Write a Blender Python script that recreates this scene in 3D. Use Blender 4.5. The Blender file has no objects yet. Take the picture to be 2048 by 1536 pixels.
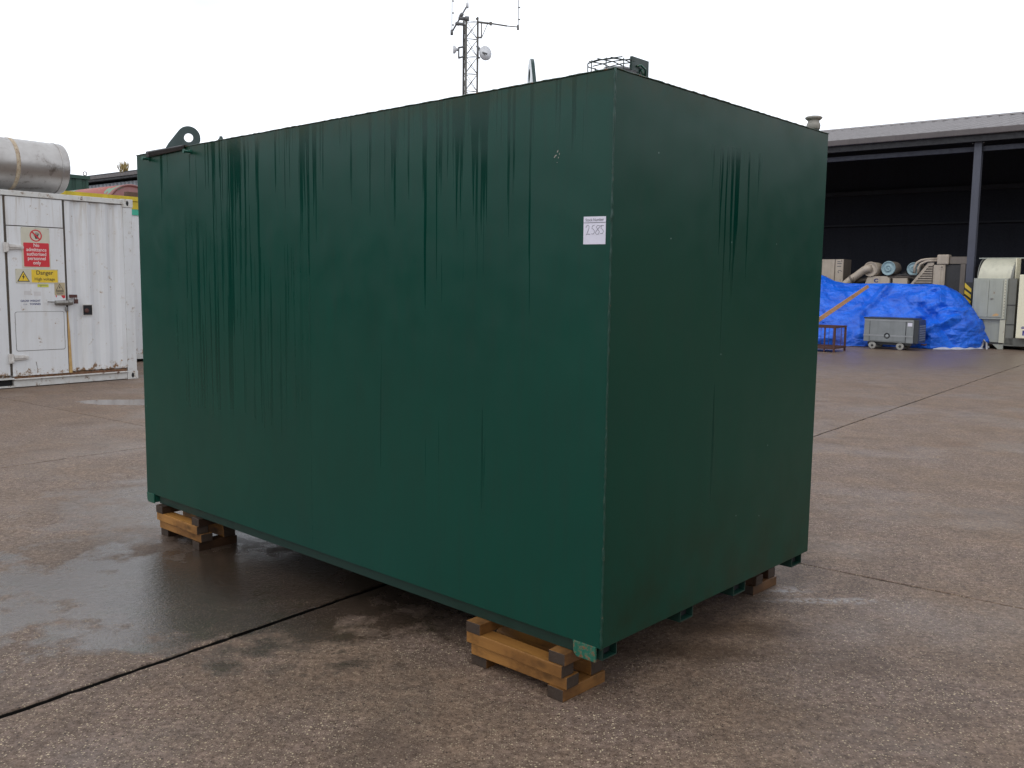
import bpy, bmesh, math, random
from mathutils import Vector, Matrix, noise
random.seed(7)
sc = bpy.context.scene
R = math.radians

# ---------------------------------------------------------------- camera
PITCH, ROLL, FPX = -0.110479, 0.0129277, 1816.97
cp, sp, cr, sr = math.cos(PITCH), math.sin(PITCH), math.cos(ROLL), math.sin(ROLL)
fw = Vector((0, cp, sp)); r0 = Vector((1, 0, 0)); u0 = r0.cross(fw)
rt = cr * r0 + sr * u0; up = -sr * r0 + cr * u0
cam = bpy.data.cameras.new("camera"); cam_o = bpy.data.objects.new("camera", cam)
sc.collection.objects.link(cam_o); sc.camera = cam_o
cam.sensor_width = 36.0; cam.lens = FPX / 2048 * 36.0; cam.clip_start = 0.05; cam.clip_end = 3000
cam_o.matrix_world = Matrix(((rt.x, up.x, -fw.x, 0), (rt.y, up.y, -fw.y, 0), (rt.z, up.z, -fw.z, 1.6), (0, 0, 0, 1)))

# ---------------------------------------------------------------- world (overcast sky) and sun
world = bpy.data.worlds.new("World"); sc.world = world; world.use_nodes = True
wt = world.node_tree; wt.nodes.clear()
def wn(t, **k):
    n = wt.nodes.new(t)
    for a, b in k.items(): setattr(n, a, b)
    return n
sky = wn('ShaderNodeTexSky', sky_type='NISHITA', sun_disc=False)
sky.sun_elevation = R(50); sky.sun_rotation = R(200); sky.air_density = 1.0; sky.dust_density = 3.0
wc = wn('ShaderNodeTexCoord'); wmap = wn('ShaderNodeMapping'); wmap.inputs['Scale'].default_value = (1, 1, 3.2)
wnz = wn('ShaderNodeTexNoise'); wnz.inputs['Scale'].default_value = 2.0; wnz.inputs['Detail'].default_value = 5; wnz.inputs['Roughness'].default_value = 0.5
wr = wn('ShaderNodeValToRGB')
wr.color_ramp.elements[0].position = 0.33; wr.color_ramp.elements[0].color = (0.56, 0.585, 0.64, 1)
wr.color_ramp.elements[1].position = 0.47; wr.color_ramp.elements[1].color = (0.95, 0.99, 1.06, 1)
# an overcast sky is brighter overhead than at the horizon
wsep = wn('ShaderNodeSeparateXYZ'); wmr = wn('ShaderNodeMapRange')
wmr.inputs['From Min'].default_value = 0.0; wmr.inputs['From Max'].default_value = 1.0
wmr.inputs['To Min'].default_value = 15.5; wmr.inputs['To Max'].default_value = 13.0
wmul = wn('ShaderNodeVectorMath', operation='SCALE')
wmix = wn('ShaderNodeMixRGB'); wmix.inputs['Fac'].default_value = 0.94
wbg = wn('ShaderNodeBackground'); wbg.inputs['Strength'].default_value = 0.1
wo = wn('ShaderNodeOutputWorld')
L = wt.links.new
L(wc.outputs['Generated'], wmap.inputs['Vector']); L(wmap.outputs[0], wnz.inputs['Vector']); L(wnz.outputs['Fac'], wr.inputs[0])
L(wc.outputs['Generated'], wsep.inputs[0]); L(wsep.outputs['Z'], wmr.inputs['Value'])
L(wr.outputs[0], wmul.inputs[0]); L(wmr.outputs[0], wmul.inputs['Scale'])
L(sky.outputs[0], wmix.inputs[1]); L(wmul.outputs[0], wmix.inputs[2]); L(wmix.outputs[0], wbg.inputs['Color']); L(wbg.outputs[0], wo.inputs[0])
sun = bpy.data.lights.new("sun", 'SUN'); sun.energy = 0.5; sun.angle = R(30); sun.color = (1.0, 0.97, 0.93)
sun_o = bpy.data.objects.new("sun", sun); sc.collection.objects.link(sun_o)
sun_o.rotation_euler = (R(40), 0, R(-20))
sc.view_settings.view_transform = 'Standard'; sc.view_settings.look = 'None'
sc.view_settings.exposure = 0.0; sc.view_settings.gamma = 1.0; sc.view_settings.use_curve_mapping = False

# ---------------------------------------------------------------- frames
YARD = Matrix.Rotation(math.atan2(-0.61809, 0.78611), 4, 'Z')            # x across the shed front, y deeper into the yard
TANK = Matrix.Translation((0.3438, 3.2532, 0)) @ Matrix.Rotation(-0.7385, 4, 'Z')   # near corner of the tank; x along, y across
WORLD = Matrix.Identity(4)

# ---------------------------------------------------------------- materials
class NT:
    def __init__(s, name):
        s.m = bpy.data.materials.new(name); s.m.use_nodes = True; s.t = s.m.node_tree
        s.b = s.t.nodes['Principled BSDF']
        s.tc = s.n('ShaderNodeTexCoord'); s.geo = s.n('ShaderNodeNewGeometry')
    def n(s, t, **k):
        o = s.t.nodes.new(t)
        for a, b in k.items(): setattr(o, a, b)
        return o
    def l(s, a, b): s.t.links.new(a, b)
    def set(s, sock, v):
        if hasattr(v, 'is_linked') or isinstance(v, bpy.types.NodeSocket): s.l(v, sock)
        else: sock.default_value = v
    def noise(s, vec, scale, detail=4, rough=0.55, stretch=None):
        if stretch: vec = s.map(vec, stretch)
        o = s.n('ShaderNodeTexNoise'); s.l(vec, o.inputs['Vector']); o.inputs['Scale'].default_value = scale
        o.inputs['Detail'].default_value = detail; o.inputs['Roughness'].default_value = rough
        return o.outputs['Fac']
    def voro(s, vec, scale, out='Color', feature='F1'):
        o = s.n('ShaderNodeTexVoronoi'); o.feature = feature; s.l(vec, o.inputs['Vector']); o.inputs['Scale'].default_value = scale
        return o.outputs[out]
    def map(s, vec, scale=(1, 1, 1), loc=(0, 0, 0), rot=(0, 0, 0)):
        o = s.n('ShaderNodeMapping'); s.l(vec, o.inputs['Vector']); o.inputs['Scale'].default_value = scale
        o.inputs['Location'].default_value = loc; o.inputs['Rotation'].default_value = rot
        return o.outputs[0]
    def mr(s, v, a, b, c=0.0, d=1.0, smooth=False):
        o = s.n('ShaderNodeMapRange'); s.set(o.inputs['Value'], v)
        if smooth: o.interpolation_type = 'SMOOTHSTEP'
        for k, x in (('From Min', a), ('From Max', b), ('To Min', c), ('To Max', d)): s.set(o.inputs[k], x)
        return o.outputs[0]
    def math(s, op, a, b=None, c=None):
        o = s.n('ShaderNodeMath', operation=op); s.set(o.inputs[0], a)
        if b is not None: s.set(o.inputs[1], b)
        if c is not None: s.set(o.inputs[2], c)
        return o.outputs[0]
    def mix(s, f, a, b, mode='MIX'):
        o = s.n('ShaderNodeMixRGB', blend_type=mode); s.set(o.inputs[0], f)
        for i, v in ((1, a), (2, b)):
            if isinstance(v, tuple): v = (*v[:3], 1)
            s.set(o.inputs[i], v)
        return o.outputs[0]
    def ramp(s, f, stops, interp='LINEAR'):
        o = s.n('ShaderNodeValToRGB'); s.l(f, o.inputs[0]); e = o.color_ramp.elements; o.color_ramp.interpolation = interp
        for i, (p, c) in enumerate(stops):
            if i > 1: e.new(p)
            e[i].position = p; e[i].color = (*c[:3], 1) if isinstance(c, tuple) else (c, c, c, 1)
        return o.outputs[0]
    def xyz(s, vec):
        o = s.n('ShaderNodeSeparateXYZ'); s.l(vec, o.inputs[0]); return o.outputs
    def comb(s, x=0, y=0, z=0):
        o = s.n('ShaderNodeCombineXYZ')
        for i, v in enumerate((x, y, z)): s.set(o.inputs[i], v)
        return o.outputs[0]
    def bump(s, h, strength=0.3, dist=0.01, prev=None):
        o = s.n('ShaderNodeBump'); s.set(o.inputs['Height'], h); s.set(o.inputs['Strength'], strength); o.inputs['Distance'].default_value = dist
        if prev is not None: s.l(prev, o.inputs['Normal'])
        return o.outputs[0]
    def out(s, color=None, rough=None, metal=None, normal=None, spec=None):
        if color is not None: s.set(s.b.inputs['Base Color'], (*color[:3], 1) if isinstance(color, tuple) else color)
        if rough is not None: s.set(s.b.inputs['Roughness'], rough)
        if metal is not None: s.set(s.b.inputs['Metallic'], metal)
        if spec is not None: s.set(s.b.inputs['Specular IOR Level'], spec)
        if normal is not None: s.l(normal, s.b.inputs['Normal'])
        return s.m

def worn(name, col, dark=None, rough=0.5, metal=0.0, scale=3.0, amt=0.5, rust=0.0, bump=0.1, streak=True):
    """painted or bare surface with uneven tone, run-off streaks, optional rust spots"""
    m = NT(name); v = m.tc.outputs['Object']
    dark = dark or tuple(c * 0.62 for c in col)
    f = m.noise(v, scale, 6, 0.6)
    c = m.mix(m.mr(f, 0.35, 0.7, 0, amt), col, dark)
    if streak:
        g = m.noise(v, 9.0, 4, 0.6, stretch=(1, 1, 0.07))
        c = m.mix(m.mr(g, 0.5, 0.75, 0, amt * 0.7), c, tuple(x * 0.7 for x in dark))
    if rust > 0:
        r = m.noise(v, scale * 2.3, 9, 0.72)
        rc = m.ramp(m.noise(v, 30, 4), [(0.3, (0.05, 0.02, 0.01)), (0.7, (0.2, 0.085, 0.035))])
        c = m.mix(m.mr(r, 0.60 - rust * 0.22, 0.70 - rust * 0.22, 0, 0.45), c, (0.30, 0.20, 0.11))
        c = m.mix(m.mr(r, 0.67 - rust * 0.22, 0.69 - rust * 0.22), c, rc)
    return m.out(c, m.mr(m.noise(v, 14, 3), 0.3, 0.7, rough - 0.1, rough + 0.12), metal,
                 m.bump(m.noise(v, 60, 4), bump, 0.004))

def plain(name, col, rough=0.5, metal=0.0):
    m = NT(name); v = m.tc.outputs['Object']
    return m.out(m.mix(m.mr(m.noise(v, 12, 4), 0.3, 0.7, 0, 0.4), col, tuple(c * 0.75 for c in col)), rough, metal)

# wet concrete yard
def concrete(name, damp=0.0):
    m = NT(name); p = m.geo.outputs['Position']
    rnd = m.n('ShaderNodeObjectInfo').outputs['Random']
    big = m.noise(p, 0.9, 6, 0.65); mid = m.noise(p, 3.3, 6, 0.65); fine = m.noise(p, 34, 6, 0.85)
    c = m.ramp(big, [(0.3, (0.245, 0.150, 0.095)), (0.45, (0.315, 0.213, 0.145)), (0.55, (0.290, 0.200, 0.152)), (0.7, (0.255, 0.185, 0.155))])
    c = m.mix(m.mr(mid, 0.35, 0.7, 0, 0.65), c, (0.115, 0.080, 0.058))
    c = m.mix(m.mr(m.noise(p, 14, 5, 0.7), 0.42, 0.66, 0, 0.55), c, (0.085, 0.062, 0.048))
    c = m.mix(m.mr(rnd, 0, 1, 0, 0.25), c, (0.20, 0.165, 0.145))
    # aggregate: stones of light and dark, worn through in patches
    pz = m.map(p, (1, 1, 0.02))
    st = m.n('ShaderNodeTexVoronoi'); m.l(pz, st.inputs['Vector']); st.inputs['Scale'].default_value = 118
    sc_ = m.xyz(st.outputs['Color'])
    stone = m.mr(st.outputs['Distance'], 0.30, 0.42, 1, 0)
    patch = m.mr(m.noise(p, 0.9, 4, 0.6), 0.35, 0.62)
    light = m.math('MULTIPLY', m.mr(sc_[0], 0.72, 0.80), m.math('MULTIPLY', stone, m.mr(patch, 0, 1, 0.22, 0.9)))
    dark = m.math('MULTIPLY', m.mr(sc_[1], 0.68, 0.76), m.math('MULTIPLY', stone, 0.62))
    c = m.mix(m.mr(fine, 0.40, 0.60, 0, 0.85), c, (0.075, 0.048, 0.032))
    c = m.mix(m.math('MULTIPLY', stone, 0.8), c, m.mix(1.0, c, m.ramp(st.outputs['Color'], [(0.25, 0.35), (0.75, 2.0)]), 'MULTIPLY'))
    c = m.mix(dark, c, (0.030, 0.022, 0.018))
    c = m.mix(light, c, (0.50, 0.40, 0.27))
    st2 = m.n('ShaderNodeTexVoronoi'); m.l(pz, st2.inputs['Vector']); st2.inputs['Scale'].default_value = 62
    s2 = m.xyz(st2.outputs['Color'])
    c = m.mix(m.math('MULTIPLY', m.math('MULTIPLY', m.mr(patch, 0, 1, 0.15, 1.0), m.mr(s2[0], 0.91, 0.94)), m.mr(st2.outputs['Distance'], 0.2, 0.3, 0.9, 0)), c, (0.62, 0.50, 0.32))
    c = m.mix(m.math('MULTIPLY', m.mr(s2[1], 0.93, 0.95), m.mr(st2.outputs['Distance'], 0.2, 0.34, 0.9, 0)), c, (0.025, 0.018, 0.015))
    # oily stains
    oil = m.noise(m.map(p, (1, 1, 1), (7, 3, 0)), 1.1, 6, 0.6)
    c = m.mix(m.mr(oil, 0.60, 0.74, 0, 0.55), c, (0.075, 0.050, 0.036))
    # smoother, finer-grained far slabs
    def spot(cx, cy, rx, ry, ang=0.0, edge=0.35, wob=0.9):
        q = m.map(p, (1, 1, 1), (-cx, -cy, 0)); q = m.map(q, (1 / rx, 1 / ry, 0), (0, 0, 0), (0, 0, ang))
        o = m.n('ShaderNodeVectorMath', operation='LENGTH'); m.l(q, o.inputs[0])
        d = m.math('ADD', o.outputs['Value'], m.mr(m.noise(p, 4.0, 5, 0.6), 0.2, 0.8, -wob * 0.5, wob * 0.5))
        return m.mr(d, 1 - edge, 1 + edge, 1, 0)
    under = spot(-0.42, 5.1, 2.1, 0.95, 0.7385, 0.25, 0.5)  # wet stain that also paints shade into the concrete beneath the tank
    # standing wet: beside the tank, under the far stack, the puddle by the container, before the shed
    wet1 = spot(-1.50, 4.55, 1.22, 0.76, 0.5, 0.22, 1.7)
    wet2 = spot(-4.9, 11.7, 0.75, 0.28, 0.4, 0.05, 0.4)
    wet3 = spot(9.5, 20.5, 7, 3.4, -0.5, 0.5)
    wet4 = spot(-1.2, 6.6, 1.6, 1.2, 0.0, 0.4)
    wetn = m.mr(m.noise(m.map(p, (1, 1, 1), (2, 9, 0)), 0.7, 5, 0.6), 0.50, 0.70, 0, 0.38)
    w = m.math('MAXIMUM', m.math('MAXIMUM', wet1, wet4), m.math('MAXIMUM', m.math('MULTIPLY', wet3, 0.45), wetn))
    w = m.math('MAXIMUM', w, wet2)
    c = m.mix(m.math('MULTIPLY', w, 0.42), c, (0.058, 0.040, 0.028), 'MIX')
    c = m.mix(m.math('MULTIPLY', m.math('MAXIMUM', wet1, wet4), 0.50), c, (0.030, 0.020, 0.012))  # wet tone deepened to paint in the tank's dark reflection
    c = m.mix(m.math('MULTIPLY', m.mr(m.noise(p, 6, 4), 0.5, 0.7), m.math('MULTIPLY', wet1, 0.35)), c, (0.035, 0.04, 0.015))
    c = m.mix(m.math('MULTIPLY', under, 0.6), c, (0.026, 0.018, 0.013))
    # dark leak stains before the short side
    lk = m.math('MAXIMUM', spot(0.80, 3.85, 0.30, 0.10, -0.9, 0.5, 1.4), spot(1.12, 4.12, 0.26, 0.10, -0.7, 0.5, 1.4))
    c = m.mix(m.math('MULTIPLY', lk, 0.6), c, (0.05, 0.028, 0.014))
    # chalky spill at the far stack
    sp1 = m.math('MAXIMUM', spot(1.60, 4.52, 0.26, 0.035, 0.30, 0.7, 1.8), spot(1.45, 4.66, 0.12, 0.06, 0.2, 0.6, 1.5))
    c = m.mix(m.math('MULTIPLY', sp1, m.mr(m.noise(p, 28, 4, 0.7), 0.42, 0.6, 0, 0.6)), c, (0.42, 0.42, 0.42))
    pz_ = m.xyz(p)[2]; c = m.mix(m.mr(pz_, -0.003, -0.007), c, (0.010, 0.009, 0.008))
    rough = m.math('ADD', m.mr(w, 0, 1, 0.58, 0.055), m.mr(fine, 0.3, 0.7, -0.05, 0.08))
    rough = m.mix(wet2, rough, (0.02, 0.02, 0.02))
    keep = m.math('SUBTRACT', 1.0, wet2)
    h = m.math('ADD', m.math('MULTIPLY', fine, 0.6), m.math('MULTIPLY', stone, 0.25))
    nrm = m.bump(h, m.math('MULTIPLY', m.mr(w, 0, 1, 0.60, 0.36), keep), 0.006)
    nrm = m.bump(m.noise(p, 26, 4, 0.7), m.math('MULTIPLY', m.mr(w, 0, 1, 0.55, 0.34), keep), 0.006, nrm)
    return m.out(c, rough, 0, nrm, m.mr(w, 0, 1, 0.22, 1.0))

M = {}
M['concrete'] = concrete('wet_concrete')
mj = NT('joint_filler'); pj = mj.geo.outputs['Position']
M['joint'] = mj.out(mj.mix(mj.mr(mj.noise(pj, 6, 5), 0.5, 0.62), (0.010, 0.0085, 0.0075), (0.016, 0.021, 0.008)), 0.7, 0,
                    mj.bump(mj.noise(pj, 90, 4), 0.6, 0.006))

# green tank paint with rain runs
def tank_paint():
    m = NT('dark_green_gloss_paint'); v = m.tc.outputs['Object']; x, y, z = m.xyz(v)
    u = m.math('ADD', x, y)
    depth = m.math('SUBTRACT', 2.10, z)                      # part origin stands at the tank base
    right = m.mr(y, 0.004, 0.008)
    uw = m.math('ADD', u, m.math('MULTIPLY', m.math('SUBTRACT', m.noise(v, 5.0, 2), 0.5), 0.006))
    s1 = m.noise(m.comb(uw, 0, m.math('MULTIPLY', z, 0.02)), 15, 3, 0.75)
    s2 = m.noise(m.comb(uw, 3.7, m.math('MULTIPLY', z, 0.018)), 46, 2, 0.6)
    s = m.math('ADD', m.math('MULTIPLY', s1, 0.62), m.math('MULTIPLY', s2, 0.38))
    # where the rain ran most (u along the long side), as seen
    un = m.mr(u, -3.6, 1.8)
    env = m.ramp(un, [(0.0, 0.30), (0.10, 0.34), (0.17, 0.75), (0.28, 0.80), (0.36, 0.55), (0.40, 0.35), (0.44, 0.62), (0.47, 0.80),
                      (0.52, 0.82), (0.57, 0.55), (0.60, 0.70), (0.63, 0.30), (0.667, 0.22), (0.69, 0.0), (0.78, 0.0), (0.795, 0.70),
                      (0.865, 0.74), (0.88, 0.25), (1.0, 0.0)])
    envv = m.n('ShaderNodeRGBToBW'); m.l(env, envv.inputs[0]); e = envv.outputs[0]
    top = m.mr(depth, 0.0, 0.9, 0.025, 0.155)
    thr = m.math('ADD', m.math('SUBTRACT', 0.60, m.math('MULTIPLY', e, 0.19)), top)
    wet = m.mr(m.math('SUBTRACT', s, thr), -0.007, 0.021)
    # on the short side the runs start below the rim
    wet = m.math('MULTIPLY', wet, m.math('SUBTRACT', 1.0, m.math('MULTIPLY', right, m.mr(depth, 0.16, 0.22, 1, 0))))
    wet = m.math('MULTIPLY', wet, m.mr(depth, 1.35, 1.75, 1, 0))
    # second, broader band of runs low on the left part of the long side
    wl = m.math('MULTIPLY', m.mr(m.math('SUBTRACT', s, 0.52), -0.01, 0.02), m.math('MULTIPLY', m.mr(un, 0.06, 0.12), m.mr(un, 0.26, 0.34, 1, 0)))
    wl = m.math('MULTIPLY', m.math('MULTIPLY', wl, m.mr(depth, 0.3, 0.7)), m.mr(depth, 1.3, 1.6, 0.75, 0))
    wet = m.math('MAXIMUM', wet, wl)
    tone = m.noise(v, 1.3, 4, 0.6)
    dry = m.mix(m.mr(tone, 0.3, 0.7), (0.0010, 0.0490, 0.0325), (0.0016, 0.0415, 0.0280))
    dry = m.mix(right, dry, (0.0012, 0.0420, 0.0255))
    g2 = m.noise(m.comb(u, 0, m.math('MULTIPLY', z, 0.1)), 30, 3, 0.6)
    dry = m.mix(m.mr(g2, 0.45, 0.75, 0, 0.3), dry, (0.010, 0.030, 0.022))
    c = m.mix(m.math('MULTIPLY', wet, 0.74), dry, (0.0002, 0.0260, 0.0175))
    # algae and dirt under the rim; darker mottling low on the short side
    moss = m.math('MULTIPLY', m.mr(depth, 0.0, 0.10, 1, 0), m.mr(m.noise(m.comb(u, 0, z), 18, 5, 0.7), 0.35, 0.6, 0.1, 0.8))
    c = m.mix(moss, c, (0.016, 0.032, 0.010))
    c = m.mix(m.math('MULTIPLY', m.math('MULTIPLY', right, m.mr(depth, 1.5, 2.1)), m.mr(m.noise(v, 5, 6, 0.7), 0.35, 0.65, 0, 0.7)), c, (0.010, 0.020, 0.008))
    # small paint chips
    ch = m.n('ShaderNodeTexVoronoi'); m.l(v, ch.inputs['Vector']); ch.inputs['Scale'].default_value = 14
    cc = m.xyz(ch.outputs['Color'])
    chip = m.math('MULTIPLY', m.mr(cc[0], 0.985, 0.987), m.mr(ch.outputs['Distance'], 0.035, 0.05, 1, 0))
    c = m.mix(m.math('MULTIPLY', chip, 0.7), c, (0.28, 0.36, 0.33))
    rough = m.mix(wet, m.mr(m.noise(v, 7, 3), 0.3, 0.7, 0.29, 0.37), (0.13, 0.13, 0.13))
    nrm = m.bump(m.noise(v, 260, 2), 0.10, 0.0006)
    nrm = m.bump(m.noise(v, 1.6, 2), 0.5, 0.016, nrm)
    return m.out(c, rough, 0, nrm, m.math('MULTIPLY', m.mr(wet, 0, 1, 0.33, 0.20), m.mr(right, 0, 1, 1.0, 0.6)))
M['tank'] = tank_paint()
M['tank_trim'] = worn('green_trim_paint', (0.010, 0.085, 0.055), (0.006, 0.05, 0.035), 0.35, scale=8, rust=0.15, streak=False)
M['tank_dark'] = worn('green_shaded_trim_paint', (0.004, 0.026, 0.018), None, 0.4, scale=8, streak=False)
M['chip'] = worn('chipped_green_paint', (0.012, 0.115, 0.075), (0.008, 0.07, 0.045), 0.35, scale=26, rust=0.55, streak=False, bump=0.4)
M['tank_trim_dull'] = worn('dull_green_weld_paint', (0.004, 0.045, 0.030), (0.010, 0.030, 0.02), 0.4, scale=30, rust=0.12, streak=False)
M['lug'] = worn('smooth_green_lug_paint', (0.010, 0.036, 0.032), None, 0.16, scale=9, streak=False, bump=0.02)
M['rust_edge'] = worn('mossy_weld_metal', (0.012, 0.045, 0.03), (0.03, 0.028, 0.012), 0.5, scale=20, rust=0.3, streak=False, bump=0.5)
M['flap'] = worn('black_rubber', (0.018, 0.015, 0.016), None, 0.35, scale=10, streak=False)
M['wire'] = plain('dark_green_wire', (0.02, 0.03, 0.025), 0.4)
M['cap'] = worn('weathered_grey_cast_cap', (0.32, 0.30, 0.26), (0.16, 0.15, 0.13), 0.6, scale=22)
M['paper'] = plain('white_paper', (0.72, 0.70, 0.80), 0.35)
M['ink'] = plain('grey_ink', (0.10, 0.10, 0.12), 0.6)
M['black'] = plain('black_print', (0.02, 0.02, 0.02), 0.5)
M['navy'] = plain('navy_print', (0.02, 0.03, 0.14), 0.5)

def wood(name, col, dark, axis=0):
    m = NT(name); v = m.tc.outputs['Object']
    stt = [14, 14, 14]; stt[axis] = 0.9
    q = m.map(v, tuple(stt)); n1 = m.noise(q, 1.6, 5, 0.6)
    ww = m.n('ShaderNodeTexWave'); m.l(m.map(v, tuple(s * 0.9 for s in stt)), ww.inputs['Vector']); ww.inputs['Scale'].default_value = 0.7
    ww.inputs['Distortion'].default_value = 5; ww.inputs['Detail'].default_value = 3
    c = m.mix(m.mr(n1, 0.3, 0.75), col, dark)
    c = m.mix(m.math('MULTIPLY', ww.outputs['Fac'], 0.35), c, tuple(k * 0.55 for k in col))
    kn = m.n('ShaderNodeTexVoronoi'); m.l(m.map(v, tuple(6 if i != axis else 3.2 for i in range(3)), (0.3, 0.1, 0.2)), kn.inputs['Vector']); kn.inputs['Scale'].default_value = 1.3
    c = m.mix(m.mr(kn.outputs['Distance'], 0.08, 0.16, 0.85, 0), c, tuple(k * 0.22 for k in col))
    c = m.mix(m.mr(m.noise(v, 11, 5, 0.7), 0.55, 0.7, 0, 0.6), c, tuple(k * 0.4 for k in dark))
    rnd = m.n('ShaderNodeObjectInfo').outputs['Random']
    c = m.mix(m.mr(m.noise(v, 3.2, 5, 0.7), 0.48, 0.66, 0, 0.65), c, tuple(k * 0.45 for k in dark))
    c = m.mix(m.mr(rnd, 0, 1, 0, 0.45), c, tuple(k * 0.6 for k in dark))
    return m.out(c, 0.42, 0, m.bump(n1, 0.5, 0.003))
M['wood'] = wood('damp_pine_timber', (0.44, 0.21, 0.052), (0.20, 0.082, 0.020), 0)
M['wood_cross'] = wood('damp_pine_timber_cross', (0.33, 0.155, 0.040), (0.15, 0.062, 0.018), 1)
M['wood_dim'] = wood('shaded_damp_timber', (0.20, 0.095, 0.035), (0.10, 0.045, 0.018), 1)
M['wood_end'] = worn('dark_wet_end_grain', (0.045, 0.028, 0.018), (0.02, 0.014, 0.010), 0.6, scale=30, streak=False, bump=0.6)
M['wood_wet_shade'] = wood('wet_shaded_timber', (0.09, 0.040, 0.018), (0.03, 0.017, 0.010), 1)  # wet timber, its colour darkened further with the shade below the tank
M['plank'] = wood('new_pine_plank', (0.62, 0.36, 0.20), (0.42, 0.22, 0.10), 0)

# white container paint: streaks of rust run-off, chips along the sill
def white_paint(name, col=(0.68, 0.685, 0.69), zsill=0.16, rusty=1.0):
    m = NT(name); v = m.tc.outputs['Object']; x, y, z = m.xyz(v)
    c = m.mix(m.mr(m.noise(v, 1.7, 5), 0.35, 0.7, 0, 0.4), col, tuple(k * 0.86 for k in col))
    g = m.noise(v, 7, 5, 0.7, stretch=(1, 1, 0.06))
    c = m.mix(m.mr(g, 0.52, 0.75, 0, 0.28), c, (0.42, 0.37, 0.30))
    # runs coming down from the top rail
    g2 = m.noise(v, 16, 4, 0.7, stretch=(1, 1, 0.05))
    f = m.math('MULTIPLY', m.mr(g2, 0.5, 0.68), m.mr(z, 1.9, 2.75, 0, 0.55))
    c = m.mix(f, c, (0.34, 0.26, 0.17))
    rc = m.ramp(m.noise(v, 24, 4), [(0.3, (0.035, 0.016, 0.010)), (0.7, (0.23, 0.09, 0.035))])
    # rust spots anywhere, few
    r = m.noise(v, 9, 9, 0.75)
    low = m.math('MULTIPLY', m.mr(z, 0.10, 0.34, 0.20, 0.0), rusty)
    edge = m.mr(m.math('ADD', r, low), 0.640, 0.655)
    c = m.mix(edge, c, rc)
    halo = m.mr(m.math('ADD', r, low), 0.575, 0.65, 0, 0.30)
    c = m.mix(halo, c, (0.42, 0.29, 0.15))
    return m.out(c, 0.42, 0, m.bump(m.noise(v, 2.5, 3), 0.35, 0.02))
M['white'] = white_paint('white_container_paint')
M['white_sill'] = worn('white_rusty_rail_paint', (0.62, 0.62, 0.60), (0.46, 0.43, 0.37), 0.5, scale=4.5, rust=0.34, amt=0.4)
M['white_post'] = worn('white_post_paint', (0.64, 0.65, 0.66), (0.50, 0.48, 0.43), 0.5, scale=3.2, rust=0.22, amt=0.4)
M['seam'] = worn('dark_seal', (0.05, 0.045, 0.04), (0.12, 0.07, 0.03), 0.6, scale=8, streak=False)
M['seam_rust'] = worn('rusty_seal', (0.55, 0.36, 0.14), (0.25, 0.11, 0.04), 0.6, scale=12)
M['void'] = plain('dark_opening', (0.012, 0.012, 0.014), 0.8)
M['zinc'] = worn('dull_zinc_hardware', (0.30, 0.29, 0.27), (0.08, 0.06, 0.05), 0.4, 0.6, scale=25, streak=False)
M['hardware_white'] = worn('white_painted_hinge', (0.62, 0.60, 0.57), (0.35, 0.3, 0.26), 0.45, scale=18, rust=0.1, streak=False)
M['sign_cream'] = plain('aged_cream_sign', (0.58, 0.55, 0.44), 0.4)
M['sign_red'] = plain('red_sign_print', (0.60, 0.028, 0.040), 0.4)
M['sign_yellow'] = plain('yellow_sign_print', (0.76, 0.52, 0.04), 0.4)
M['sign_tan'] = plain('faded_tan_sticker', (0.46, 0.38, 0.24), 0.5)
M['sign_lime'] = plain('lime_sticker', (0.62, 0.62, 0.08), 0.5)
M['print_white'] = plain('white_print', (0.78, 0.76, 0.72), 0.4)

ms = NT('streaked_stainless'); v = ms.tc.outputs['Object']
g = ms.noise(v, 9, 6, 0.75, stretch=(1, 0.5, 0.35)); g2 = ms.noise(v, 2.6, 6, 0.65)
c = ms.mix(ms.mr(g2, 0.35, 0.7, 0, 0.5), (0.44, 0.42, 0.40), (0.25, 0.22, 0.20))
c = ms.mix(ms.mr(g, 0.56, 0.72, 0, 0.85), c, (0.10, 0.075, 0.055))
M['stainless'] = ms.out(c, ms.mr(g2, 0.3, 0.7, 0.30, 0.48), 0.84, ms.bump(ms.noise(v, 3, 3), 0.3, 0.02))
M['strap'] = worn('rusty_strap', (0.50, 0.42, 0.30), (0.20, 0.10, 0.05), 0.6, scale=16, rust=0.35)

M['yellow'] = worn('yellow_rail_paint', (0.62, 0.46, 0.02), (0.34, 0.26, 0.02), 0.5, scale=5)
M['teal'] = worn('sea_green_paint', (0.05, 0.42, 0.28), None, 0.5, scale=5)
mc = NT('red_and_green_primer'); v = mc.tc.outputs['Object']
c = mc.ramp(mc.noise(v, 1.6, 4, 0.6), [(0.42, (0.16, 0.28, 0.20)), (0.46, (0.30, 0.08, 0.065)), (0.60, (0.33, 0.09, 0.07)), (0.64, (0.17, 0.28, 0.2))])
M['camo'] = mc.out(c, 0.6)
M['camo_end'] = worn('red_primer_end', (0.24, 0.085, 0.08), (0.28, 0.18, 0.17), 0.6, scale=7)
M['brown'] = worn('brown_timber_baulk', (0.10, 0.05, 0.03), None, 0.7)
M['dkgreen'] = worn('dark_green_container_paint', (0.018, 0.062, 0.042), None, 0.5, scale=2)
M['cladding'] = worn('grey_blue_cladding', (0.26, 0.28, 0.31), (0.18, 0.19, 0.21), 0.5, scale=1.2)
M['fascia'] = worn('weathered_fascia', (0.014, 0.013, 0.016), None, 0.55, scale=2)
M['gutter'] = worn('grey_gutter', (0.105, 0.088, 0.086), (0.07, 0.06, 0.058), 0.5, scale=2)
M['roof'] = worn('fibre_cement_roof', (0.19, 0.172, 0.17), (0.135, 0.122, 0.12), 0.6, scale=0.6, amt=0.6, streak=False)
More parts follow.
